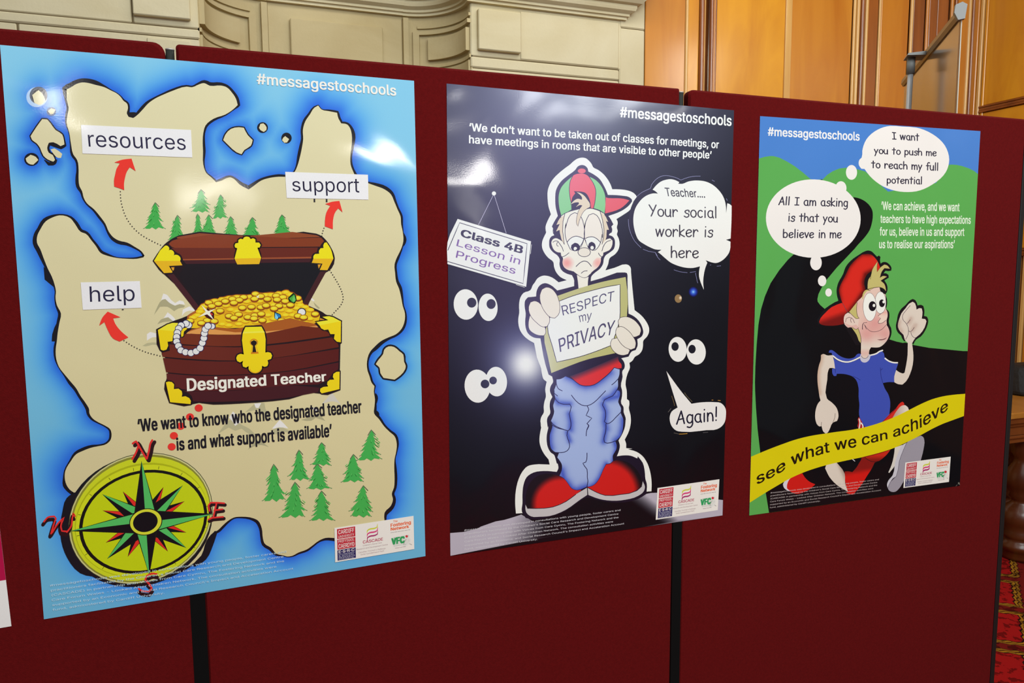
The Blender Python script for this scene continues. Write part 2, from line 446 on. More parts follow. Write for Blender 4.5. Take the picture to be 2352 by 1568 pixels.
def comic_glyphs(body, wt):
    V = []; F = []; x = 0.0; K = []; ns = 0
    for ch in body:
        if ch == ' ': x += .42; continue
        adv, st = _G[ch]
        for q in st:
            p = np.array(q, float)
            if len(p) > 2: p = catmull(p, False, 3, 100)
            p = p + [x, 0]; n = len(p); t = np.zeros_like(p)
            if n > 2: t[1:-1] = p[2:]-p[:-2]
            t[0] = p[1]-p[0]; t[-1] = p[-1]-p[-2]; t /= np.linalg.norm(t, axis=1)[:, None]+1e-9
            nr = np.stack([-t[:, 1], t[:, 0]], 1)*wt/2; k = len(V)
            for a, b in zip(p, nr): V.append(a+b); V.append(a-b)
            F += [(k+2*i, k+2*i+1, k+2*i+3, k+2*i+2) for i in range(n-1)]
            for e in (0, n-1):
                k = len(V); d = t[e]*(-1 if e == 0 else 1)*wt/2
                for a in np.linspace(-np.pi/2, np.pi/2, 6): V.append(p[e] + math.sin(a)*nr[e] + math.cos(a)*d)
                F.append(tuple(range(k, k+6)))
            K += [ns]*(len(V)-len(K)); ns += 1
        x += adv + .03
    return np.array(V), F, np.array(K, float)

def haze_none(px, c): return c
BLK = (24, 22, 30)
WHT = (229, 223, 215)
# ================================================================== the room behind the boards
def wood(name, c1, c2, coat=0.5, sc_=(7, 7, 0.9)):
    return mat(name, c1, rough=0.38, noise=(sc_, 0.22, c2, 1.2), coat=coat, coat_rough=0.18)
M_STONE = mat('pale_limestone', (196, 183, 146), rough=0.85, noise=((1.7, 1.7, 2.6), 0.28, (214, 205, 176), 1.0), bump=(60, 0.25, 0.004))
M_STONE2 = mat('niche_limestone', (176, 158, 116), rough=0.85, noise=((2.2, 2.2, 3.0), 0.3, (196, 182, 144), 1.0), bump=(60, 0.25, 0.004))  # darker, yellower stone colour used in the niche
M_JOINT = mat('mortar', (112, 98, 72), rough=0.95)
M_GOLD = wood('golden_veneer', (200, 126, 14), (228, 160, 32), 0.45, (5, 5, 1.1))
M_OAK = wood('polished_oak', (186, 110, 22), (206, 136, 40), 0.7)
M_OAKD = wood('dark_oak_moulding', (112, 54, 14), (164, 92, 30), 0.8)
M_OAKL = wood('pale_oak_strip', (206, 156, 84), (224, 180, 108), 0.4, (30, 30, 1.2))
M_FLOOR = mat('floor_base', (70, 20, 16), rough=0.9)
M_BLACK = mat('black_plastic', (9, 8, 8), rough=0.6)
M_ALU = mat('brushed_aluminium', (214, 216, 220), rough=0.4, metal=0.15)
M_GREY = mat('grey_plastic', (150, 150, 148), rough=0.5)

def carpet_material():
    mt = bpy.data.materials.new('patterned_carpet'); mt.use_nodes = True; nt = mt.node_tree; n = nt.nodes; L = nt.links
    b = n['Principled BSDF']; b.inputs['Roughness'].default_value = 0.95; b.inputs['Specular IOR Level'].default_value = 0.1
    tc = n.new('ShaderNodeTexCoord'); sp = n.new('ShaderNodeSeparateXYZ')
    L.new(tc.outputs['Object'], sp.inputs[0])
    def M(op, a, c=None, d=None):
        q = n.new('ShaderNodeMath'); q.operation = op
        for i, x in enumerate((a, c, d)):
            if x is None: continue
            if isinstance(x, (int, float)): q.inputs[i].default_value = x
            else: L.new(x, q.inputs[i])
        return q.outputs[0]
    x, y = sp.outputs[0], sp.outputs[1]
    S_ = 0.62
    u = M('PINGPONG', M('DIVIDE', x, S_), 0.5); v = M('PINGPONG', M('DIVIDE', y, S_*0.8), 0.5)
    d = M('ADD', u, v)                                   # diamond lattice 0..1
    stair = M('MULTIPLY', M('PINGPONG', M('MULTIPLY', u, 14.0), 0.5), 0.045)
    ds = M('ABSOLUTE', M('SUBTRACT', M('ADD', d, stair), 0.5))
    rp = n.new('ShaderNodeValToRGB'); L.new(ds, rp.inputs[0]); rp.color_ramp.interpolation = 'CONSTANT'
    e = rp.color_ramp.elements
    cols = [(0.0, (112, 22, 18)), (0.055, (60, 12, 12)), (0.07, (140, 96, 22)), (0.10, (46, 16, 8)), (0.112, (160, 110, 24)), (0.14, (40, 12, 8)), (0.155, (158, 20, 20))]
    e[0].position = 0; e[0].color = tuple(lin(cols[0][1])) + (1,); e[1].position = cols[1][0]; e[1].color = tuple(lin(cols[1][1])) + (1,)
    for p, c in cols[2:]:
        k = e.new(p); k.color = tuple(lin(c)) + (1,)
    vo = n.new('ShaderNodeTexVoronoi'); vo.inputs['Scale'].default_value = 26; L.new(tc.outputs['Object'], vo.inputs['Vector'])
    nz = n.new('ShaderNodeTexNoise'); nz.inputs['Scale'].default_value = 30; nz.inputs['Detail'].default_value = 4; L.new(tc.outputs['Object'], nz.inputs['Vector'])
    r2 = n.new('ShaderNodeValToRGB'); L.new(nz.outputs['Fac'], r2.inputs[0]); r2.color_ramp.interpolation = 'CONSTANT'
    r2.color_ramp.elements[0].color = (0.25, 0.18, 0.16, 1); r2.color_ramp.elements[1].position = 0.44; r2.color_ramp.elements[1].color = (1, 1, 1, 1)
    mxm = n.new('ShaderNodeMix'); mxm.data_type = 'RGBA'; mxm.blend_type = 'MULTIPLY'; mxm.inputs[0].default_value = 0.75
    L.new(rp.outputs[0], mxm.inputs[6]); L.new(r2.outputs[0], mxm.inputs[7]); L.new(mxm.outputs[2], b.inputs['Base Color'])
    return mt

def structure(o): o['kind'] = 'structure'; return o
# floor, carpet
f = structure(box('floor', -3.2, 6.2, -4.2, 3.4, -0.06, -0.012, M_FLOOR))
cp = box('patterned_carpet', -3.0, 4.70, -4.0, 2.45, -0.012, 0.0, carpet_material()); cp['label'] = 'red carpet with gold and maroon zigzag diamond pattern on the floor'; cp['category'] = 'carpet'

# ---- stone chimney wall (left and middle)
wb = structure(empty('wall_back', (0.0, 2.9, 0.0)))
Yf = 2.5; Yr = 2.82
def stone(x0, x1, z0, z1, y=Yf, out=0.0, m=None, bev=0.006, nm='stone_block'):
    return box(nm, x0, x1, y-out, y+0.12, z0, z1, m or M_STONE, wb, bevel=bev, seg=1)
# backing behind the joints
box('wall_core', -3.2, -0.186, Yf+0.004, 3.0, 0, 4.4, M_JOINT, wb); box('wall_core', 1.128, 2.15, Yf+0.004, 3.0, 0, 4.4, M_JOINT, wb)
box('wall_core', -0.186, 1.128, Yr+0.1, 3.1, 0, 4.4, M_JOINT, wb)
g = 0.002
# left of the niche
for x0, x1 in ((-3.2, -2.25), (-2.25, -1.35), (-1.35, -0.4545)): stone(x0+g, x1-g, 2.6985, 3.4)
stone(-0.4545+g, -0.18, 2.70, 3.4, out=0.0); stone(-0.448, -0.215, 2.73, 3.3, out=0.03, nm='raised_stone_panel', bev=0.004)
for x0, x1 in ((-3.2, -1.6), (-1.6, -0.18)): stone(x0+g, x1-(g if x1 < -.2 else 0), 2.655, 2.6955, out=0.004)
for x0, x1 in ((-3.2, -1.9), (-1.9, -0.9), (-0.9, -0.18)): stone(x0+g, x1-(g if x1 < -.2 else 0), 2.0, 2.653)
stone(-0.40, -0.22, 2.2, 2.64, out=0.008, nm='raised_stone_panel', bev=0.003)
stone(-3.2, -0.18, 0.0, 1.998, m=M_STONE)
# right of the niche
stone(1.122, 2.002, 2.697, 3.4, nm='stone_block'); stone(1.157, 1.392, 2.727, 2.93, out=0.03, nm='raised_stone_panel', bev=0.004)
stone(1.395, 1.985, 2.70, 2.95, out=0.006); stone(1.99, 2.148, 2.927, 3.4, out=0.004); stone(1.99, 2.148, 2.61, 2.924, out=0.002); stone(1.99, 2.148, 2.3, 2.607, out=0.003)
stone(1.122, 1.988, 2.64, 2.694, out=0.003); stone(1.122, 1.988, 2.0, 2.637); stone(1.17, 1.92, 2.1, 2.61, out=0.006, nm='raised_stone_panel', bev=0.003); stone(1.99, 2.148, 0, 2.297); stone(1.122, 1.988, 0, 1.998)
# niche back
stone(0.128, 0.832, 0, 4.2, y=Yr, m=M_STONE2); stone(0.24, 0.718, 2.2, 2.887, y=Yr, out=0.028, m=M_STONE2, nm='raised_stone_panel', bev=0.005)
# concave corners of the niche
def arc_l(r=1.0, a0=0, a1=90, n=18): return [(.13 - .31*r*math.cos(math.radians(a)), 2.503 + .32*r*math.sin(math.radians(a)), math.cos(math.radians(a)), -math.sin(math.radians(a))) for a in np.linspace(a0, a1, n)]
def arc_r(r=1.0, a0=0, a1=90, n=18): return [(.83 + .295*r*math.sin(math.radians(a)), 2.503 + .32*r*math.cos(math.radians(a)), -math.sin(math.radians(a)), -math.cos(math.radians(a))) for a in np.linspace(a0, a1, n)]
def band(nm, path, z0, z1, out, m=M_STONE2): return sweep(nm, path, [(-0.006, z0), (out, z0), (out, z1), (-0.006, z1)], m, wb)
for arc, rev in ((arc_l, 0), (arc_r, 1)):
    R_ = (lambda a, b: (a, b)) if not rev else (lambda a, b: (90-b, 90-a))
    band('curved_stone', arc(1, *R_(0, 90)), 0, 4.2, 0.0)
    band('curved_stone_panel', arc(1, *R_(3, 62)), 2.73, 2.845, 0.024); band('curved_moulding', arc(1, *R_(0, 79)), 2.865, 2.885, 0.020); band('curved_moulding', arc(1, *R_(0, 74)), 2.90, 2.915, 0.012)
    band('curved_moulding', arc(1, *R_(72, 79)), 2.5, 2.865, 0.020); band('curved_stone_panel', arc(1, *R_(2, 66)), 2.30, 2.68, 0.012); band('curved_moulding', arc(1, *R_(0, 90)), 2.69, 2.708, 0.010)
    band('pilaster_strip', arc(1, *R_(84, 90)), 2.0, 2.95, 0.03)
# moulded cornice following the wall
prof = [(-0.04, 2.962), (0.022, 2.962), (0.022, 2.974), (0.034, 2.978), (0.034, 2.990), (0.058, 3.002), (0.064, 3.016), (0.064, 3.028), (0.085, 3.034), (0.10, 3.05), (0.104, 3.066), (0.125, 3.072), (0.13, 3.09), (0.13, 3.11), (0.17, 3.15), (0.2, 3.21), (0.2, 3.26), (-0.04, 3.26)]
path = [(-3.2, 2.5, 0, -1), (-0.18, 2.5, 1, -1)] + arc_l(1, 6, 90)[0:] + [(0.13, 2.82, 0, -1), (0.83, 2.82, 0, -1)] + arc_r(1, 0, 84) + [(1.122, 2.5, -1, -1), (2.0, 2.5, 1, -1), (2.0, 2.56, 1, 0)]
sweep('cornice', path, prof, M_STONE, wb)

# ---- timber panelling
Yw = 2.55
box('panel_core', 2.15, 4.80, Yw+0.03, 2.75, 0, 4.4, M_OAKD, wb)
def ply(nm, x0, x1, out, m, z0=0.0, z1=4.3, bev=0.003): return box(nm, x0, x1, Yw-out, Yw+0.05, z0, z1, m, wb, bevel=bev, seg=1)
def bead(x, r, out, m):
    p = [(r*math.cos(a), r*math.sin(a)) for a in np.linspace(0, 2*math.pi, 14, endpoint=False)]
    v = [(x+a, Yw-out+b, z) for z in (0.0, 4.3) for a, b in p]; k = len(p)
    fs = [(i, (i+1) % k, k+(i+1) % k, k+i) for i in range(k)]
    return meshobj('bead_moulding', v, fs, m, wb, smooth=True)
ply('stile', 2.153, 2.414, 0.05, M_OAK); bead(2.427, 0.011, 0.045, M_OAKL); ply('plank', 2.441, 2.518, 0.035, M_GOLD)
bead(2.533, 0.016, 0.040, M_OAKD); bead(2.553, 0.010, 0.030, M_OAKL); ply('moulding_groove', 2.56, 2.60, -0.012, M_OAKD); bead(2.608, 0.013, 0.03, M_OAKD); bead(2.629, 0.009, 0.022, M_OAK); bead(2.645, 0.008, 0.014, M_OAKD)
ply('veneer_panel', 2.652, 3.160, 0.0, M_GOLD); ply('pale_strip', 3.160, 3.206, 0.010, M_OAKL); ply('veneer_panel', 3.206, 3.680, 0.004, M_OAK)
bead(3.690, 0.010, 0.012, M_OAKL); bead(3.710, 0.012, 0.022, M_OAKL); bead(3.738, 0.015, 0.03, M_OAKD); bead(3.765, 0.011, 0.036, M_OAKL); ply('plank', 3.775, 3.862, 0.035, M_OAKD)
bead(3.873, 0.009, 0.036, M_OAKL); bead(3.893, 0.009, 0.03, M_OAK); ply('veneer_panel', 3.903, 4.145, 0.012, M_OAK); bead(4.158, 0.011, 0.022, M_OAKL); ply('plank', 4.172, 4.268, 0.026, M_OAKD)
bead(4.28, 0.011, 0.034, M_OAK); bead(4.305, 0.012, 0.028, M_OAKD); ply('plank', 4.32, 4.40, 0.008, M_OAKD); ply('plank', 4.404, 4.50, 0.008, M_OAKD); bead(4.515, 0.012, 0.02, M_OAK); bead(4.54, 0.012, 0.03, M_OAKD)
ply('stile', 4.555, 4.66, 0.03, M_OAK); bead(4.668, 0.012, 0.03, M_OAKL); bead(4.69, 0.012, 0.04, M_OAKD)

# right wall: upper veneer panel above a dark rail, lower panels
wr = structure(empty('wall_right', (4.75, 0.0, 0.0)))
box('panel_core', 4.735, 4.85, -4.0, 2.6, 0, 4.4, M_OAKD, wr)
def rp_(nm, y0, y1, z0, z1, x, m, bev=0.004): return box(nm, x, 4.76, y0, y1, z0, z1, m, wr, bevel=bev, seg=1)
rp_('stile', 2.47, 2.56, 0, 4.3, 4.69, M_OAK); rp_('pale_strip', 2.445, 2.468, 0, 4.3, 4.70, M_OAKL); rp_('pale_strip', 2.42, 2.44, 0, 4.3, 4.71, M_GOLD)
rp_('veneer_panel', -0.5, 2.42, 2.668, 4.3, 4.715, M_GOLD)
for i, (z0, z1, x) in enumerate(((2.654, 2.666, 4.70), (2.636, 2.653, 4.705), (2.622, 2.635, 4.70))): rp_('dark_rail', -4.0, 2.445, z0, z1, x, M_OAKD, .002)
rp_('veneer_panel', 1.2, 2.42, 1.70, 2.620, 4.715, M_GOLD)
for z0, z1, x in ((1.685, 1.698, 4.70), (1.662, 1.684, 4.705), (1.652, 1.661, 4.70)): rp_('dark_rail', -4.0, 2.42, z0, z1, x, M_OAKD, .002)
for y in (2.10, 2.055): rp_('pale_strip', y, y+0.02, 0.3, 1.65, 4.705, M_OAKL, .002)
rp_('veneer_panel', 2.12, 2.42, 0.3, 1.65, 4.715, M_OAK); rp_('veneer_panel', 1.0, 2.05, 0.3, 1.65, 4.715, M_OAK)
structure(box('baseboard_right', 4.66, 4.735, -4.0, 2.5, 0.0, 0.26, mat('black_baseboard', (12, 10, 10), rough=0.5), bevel=0.004))
s_ = empty('wall_socket', (4.658, 2.05, 0.10), 'white double socket low on the dark baseboard behind the sideboard leg', 'socket')
box('face_plate', 4.646, 4.659, 1.95, 2.10, 0.075, 0.185, mat('white_plastic', (206, 204, 194), rough=0.4), s_, bevel=0.003)
box('switch', 4.642, 4.650, 2.0, 2.015, 0.14, 0.165, M_GREY, s_); box('switch', 4.642, 4.650, 2.04, 2.055, 0.14, 0.165, M_GREY, s_)

# ---- sideboard with turned leg, black bag on it
tb = empty('sideboard', (4.0, 1.6, 0.0), 'brown wooden sideboard with moulded top edge and turned legs beyond the boards', 'table')
M_TB = wood('sideboard_top', (176, 112, 38), (198, 136, 56), 0.5, (6, 1.5, 6)); M_TD = wood('sideboard_oak', (112, 56, 22), (146, 80, 34), 0.6)
box('tabletop', 3.30, 4.64, 1.30, 2.0, 0.815, 0.845, M_TB, tb, bevel=0.004)
for z0, z1, o_ in ((0.785, 0.815, 0.012), (0.765, 0.784, 0.03), (0.715, 0.764, 0.045), (0.70, 0.714, 0.035), (0.672, 0.699, 0.05)):
    box('apron_moulding', 3.30+o_, 4.64-o_, 1.30+o_, 2.0-o_, z0, z1, M_TD, tb, bevel=0.003)
M_LEG = wood('turned_leg_oak', (78, 34, 12), (104, 50, 18), 0.3); legp = [(0.075, 0), (0.085, 0.02), (0.08, 0.05), (0.095, 0.06), (0.098, 0.085), (0.075, 0.10), (0.07, 0.12), (0.088, 0.14), (0.07, 0.155), (0.095, 0.20), (0.10, 0.24), (0.085, 0.28), (0.05, 0.31), (0.045, 0.33), (0.06, 0.345), (0.055, 0.36), (0.075, 0.40), (0.085, 0.44), (0.075, 0.49), (0.05, 0.53), (0.045, 0.56), (0.065, 0.59), (0.06, 0.61), (0.07, 0.64), (0.07, 0.675)]
for x, y in ((3.885, 1.42), (3.42, 1.40), (4.55, 1.40), (3.42, 1.90), (4.55, 1.90)): lathe('leg', x, y, legp, M_LEG, tb)
bg = empty('bag', (4.32, 1.72, 0.845), 'black bag lying on top of the sideboard', 'bag')
bm = bmesh.new(); bmesh.ops.create_cube(bm, size=1.0)
for v in bm.verts: v.co.x *= 0.44 - (0.08 if v.co.z > 0 else 0); v.co.y *= 0.26 - (0.1 if v.co.z > 0 else 0); v.co.z = v.co.z*0.17 + 0.085
bmesh.ops.bevel(bm, geom=bm.edges[:], offset=0.045, segments=4, affect='EDGES', profile=0.6)
me = bpy.data.meshes.new('bag_body'); bm.to_mesh(me); bm.free(); me.materials.append(mat('black_fabric', (20, 20, 22), rough=0.7, bump=(40, 0.5, 0.01))); o = bpy.data.objects.new('bag_body', me); C.objects.link(o); o.parent = bg
pts = [(4.32 + .13*math.cos(a), 1.66, 0.845 + .16 + .05*math.sin(a)) for a in np.linspace(0, math.pi, 14)]
def tube(name, pts, r, m, parent=None, n=10):
    P = [Vector(p) for p in pts]; v = []; fs = []
    for i, p in enumerate(P):
        t = ((P[min(i+1, len(P)-1)]) - P[max(i-1, 0)]).normalized(); a = t.orthogonal().normalized() if i == 0 else (a - t*a.dot(t)).normalized(); b = t.cross(a)
        for k in range(n): q = p + (a*math.cos(2*math.pi*k/n) + b*math.sin(2*math.pi*k/n))*r; v.append(tuple(q))
    for i in range(len(P)-1):
        for k in range(n): fs.append((i*n+k, i*n+(k+1) % n, (i+1)*n+(k+1) % n, (i+1)*n+k))
    fs.append(tuple(range(n-1, -1, -1))); fs.append(tuple((len(P)-1)*n+k for k in range(n)))
    return meshobj(name, v, fs, m, parent, tuple(P[0]), smooth=True)
tube('handle', pts, 0.009, M_BLACK, bg)

# ---- roll-up banner seen from behind
p1 = np.array([1.8216, 0.2514, 2.2784]); p2 = np.array([2.3169, 0.8792, 2.2794]); dv = (p2-p1)/np.linalg.norm(p2-p1); dv[2] = 0; nv = np.array([-dv[1], dv[0], 0])
rb = empty('roll_up_banner', tuple(((p1+p2)/2)*[1, 1, 0]), 'grey-backed roll-up banner on a silver pole, seen from behind above the right board', 'banner')
M_BACK = mat('banner_backing', (118, 104, 92), rough=0.25, coat=0.6, coat_rough=0.12)
def bq(t, s_, z): q = p1 + dv*t + nv*s_; return (q[0], q[1], z)
def prism(name, a, b, sec, m, parent):   # section (side, z) between rail parameters a and b
    v = [bq(a, s0, z) for s0, z in sec] + [bq(b, s0, z) for s0, z in sec]; k = len(sec)
    fs = [(i, (i+1) % k, k+(i+1) % k, k+i) for i in range(k)] + [tuple(range(k-1, -1, -1)), tuple(range(k, 2*k))]
    return meshobj(name, v, fs, m, parent)
zt = 2.279
prism('top_rail', 0.012, 0.80, [(-.008, zt+.008), (.002, zt+.012), (.009, zt+.004), (.010, zt-.010), (.004, zt-.020), (-.008, zt-.018)], mat('satin_aluminium', (150, 138, 120), rough=0.4, metal=0.6), rb)
prism('end_cap', 0.0, 0.014, [(-.012, zt+.012), (.0, zt+.02), (.016, zt+.014), (.018, zt-.006), (.008, zt-.026), (-.008, zt-.024)], M_GREY, rb)
sh = [bq(.02, 0.0, zt-.015), bq(.79, 0.0, zt-.015), bq(.83, -.01, .1), bq(.06, -.01, .1)]; sh2 = [(x+nv[0]*-.0012, y+nv[1]*-.0012, z) for x, y, z in sh]
meshobj('banner_sheet', sh+sh2, [(0, 1, 2, 3), (7, 6, 5, 4), (0, 4, 5, 1), (1, 5, 6, 2), (2, 6, 7, 3), (3, 7, 4, 0)], M_BACK, rb)
e1 = [bq(.012, -.002, zt-.02), bq(.02, -.002, zt-.02), bq(.06, -.012, .1), bq(.02, -.012, .1)]; e2 = [(x-nv[0]*.002, y-nv[1]*.002, z) for x, y, z in e1]
meshobj('sheet_edge', e1+e2, [(0, 1, 2, 3), (7, 6, 5, 4), (0, 4, 5, 1), (1, 5, 6, 2), (2, 6, 7, 3), (3, 7, 4, 0)], mat('white_vinyl', (214, 206, 190), rough=0.5), rb)
tube('pole', [bq(.42, .045, zt-.045), bq(.43, .05, 1.2), bq(.44, .05, .08)], 0.0085, M_ALU, rb, 14)
tube('pole_socket', [bq(.42, .045, zt-.008), bq(.42, .045, zt-.062)], 0.0125, M_GREY, rb, 14)
prism('rail_clip', .385, .455, [(.006, zt-.002), (.060, zt-.004), (.062, zt-.010), (.006, zt-.014)], M_GREY, rb)
box('base_unit', *(lambda c: (c[0]-.05, c[0]+.05, c[1]-.05, c[1]+.05))(bq(.42, 0, 0)), 0.0, 0.1, M_ALU, rb, bevel=.01)

# ================================================================== exhibition boards
M_FAB = mat('dark_red_loop_nylon', (98, 7, 8), rough=0.95, noise=((230, 230, 230), 0.3, (84, 3, 4)), bump=(700, 0.6, 0.0012))
def rounded(x0, x1, z0, z1, rs, n=6):
    out = []
    for (cx, cz, a0, r) in ((x0, z1, 180, rs[0]), (x1, z1, 90, rs[1]), (x1, z0, 0, .01), (x0, z0, -90, .01)):
        sx = 1 if cx == x0 else -1; sz = -1 if cz == z1 else 1
        c_ = (cx + sx*r, cz + sz*r)
        for a in np.linspace(a0, a0-90, n): out.append((c_[0] + r*math.cos(math.radians(a)), c_[1] + r*math.sin(math.radians(a))))
    return out
def board(x0, x1, rs, label, top=1.9405):
    t = empty('display_board', ((x0+x1)/2, 0.0, 0.0), label, 'display board', 'dark red exhibition boards standing in a row')
    pr = rounded(x0, x1, 0.14, top, rs); k = len(pr); e = 0.004
    cx, cz = (x0+x1)/2, (0.14+top)/2
    inn = [(cx + (a-cx)*(1-2*e/(x1-x0)), cz + (b-cz)*(1-2*e/(top-.14))) for a, b in pr]
    v = [(a, 0.0012, b) for a, b in inn] + [(a, 0.0012+e, b) for a, b in pr] + [(a, 0.024-e, b) for a, b in pr] + [(a, 0.024, b) for a, b in inn]
    fs = [tuple(range(k-1, -1, -1)), tuple(range(3*k, 4*k))] + [(j*k+i, j*k+(i+1) % k, (j+1)*k+(i+1) % k, (j+1)*k+i) for j in range(3) for i in range(k)]
    o = meshobj('fabric_panel', v, fs, M_FAB, t)
    bm = bmesh.new(); bm.from_mesh(o.data); bmesh.ops.recalc_face_normals(bm, faces=bm.faces); bm.to_mesh(o.data); bm.free()
    return t
bA = board(-1.02, -0.110, (.016, .016), 'dark red fabric display board on the left, behind most of the treasure-map poster')
bB = board(-0.0945, 0.792, (.006, .003), 'dark red fabric display board in the middle, behind the dark navy poster')
bC = board(0.812, 1.7420, (.012, .006), 'dark red fabric display board on the right, behind the green hills poster')
M_MATT = mat('matt_black_strip', (7, 6, 6), rough=0.9)
def post(x, r, label, z1=1.9345, y=0.014):
    t = empty('display_post', (x, y, 0), label, 'post')
    tube('pole', [(x, y, 0.012), (x, y, z1-.002)], r, mat('grey_metal_post', (62, 66, 62), rough=0.35, metal=0.5), t, 16)
    tube('cap', [(x, y, z1-.002), (x, y, z1)], r*1.04, mat('worn_silver_cap', (190, 186, 178), rough=0.4, metal=0.4), t, 16)
    box('foot', x-.02, x+.02, y-.25, y+.25, 0.0, 0.012, M_BLACK, t, bevel=.004)
    return t
pa = post(-0.1035, .0062, 'slim metal post in the gap between the left and middle boards')
box('dark_strip', -0.1095, -0.0950, 0.021, 0.024, 0.14, 1.86, M_BLACK, pa); box('gap_shade_strip', -0.1158, -0.0932, 0.0006, 0.0011, 0.14, 1.20, M_MATT, pa)  # black strips added to give the gap its shaded dark, behind and before the post
pb = post(0.7995, .0068, 'slim grey metal post in the gap between the middle and right boards', 1.9365)
box('dark_strip', 0.7925, 0.8115, 0.0215, 0.024, 0.14, 1.925, M_BLACK, pb); box('gap_shade_strip', 0.7912, 0.8128, 0.0006, 0.0011, 0.14, 1.20, M_MATT, pb)  # black strips for the hinge and, as colour, the shade inside the gap
pc = empty('display_post', (1.7505, .012, 0), 'black post along the right edge of the right board', 'post')
box('pole', 1.7432, 1.7580, 0.003, 0.022, 0.012, 1.939, M_BLACK, pc, bevel=.002); box('foot', 1.7432, 1.775, -.25, .25, 0, .012, M_BLACK, pc, bevel=.004)
box('dark_strip', 1.7432, 1.7690, 0.0285, 0.034, 1.235, 1.285, mat('dark_grey_rubber', (34, 34, 36), rough=.6), pc, bevel=.002)
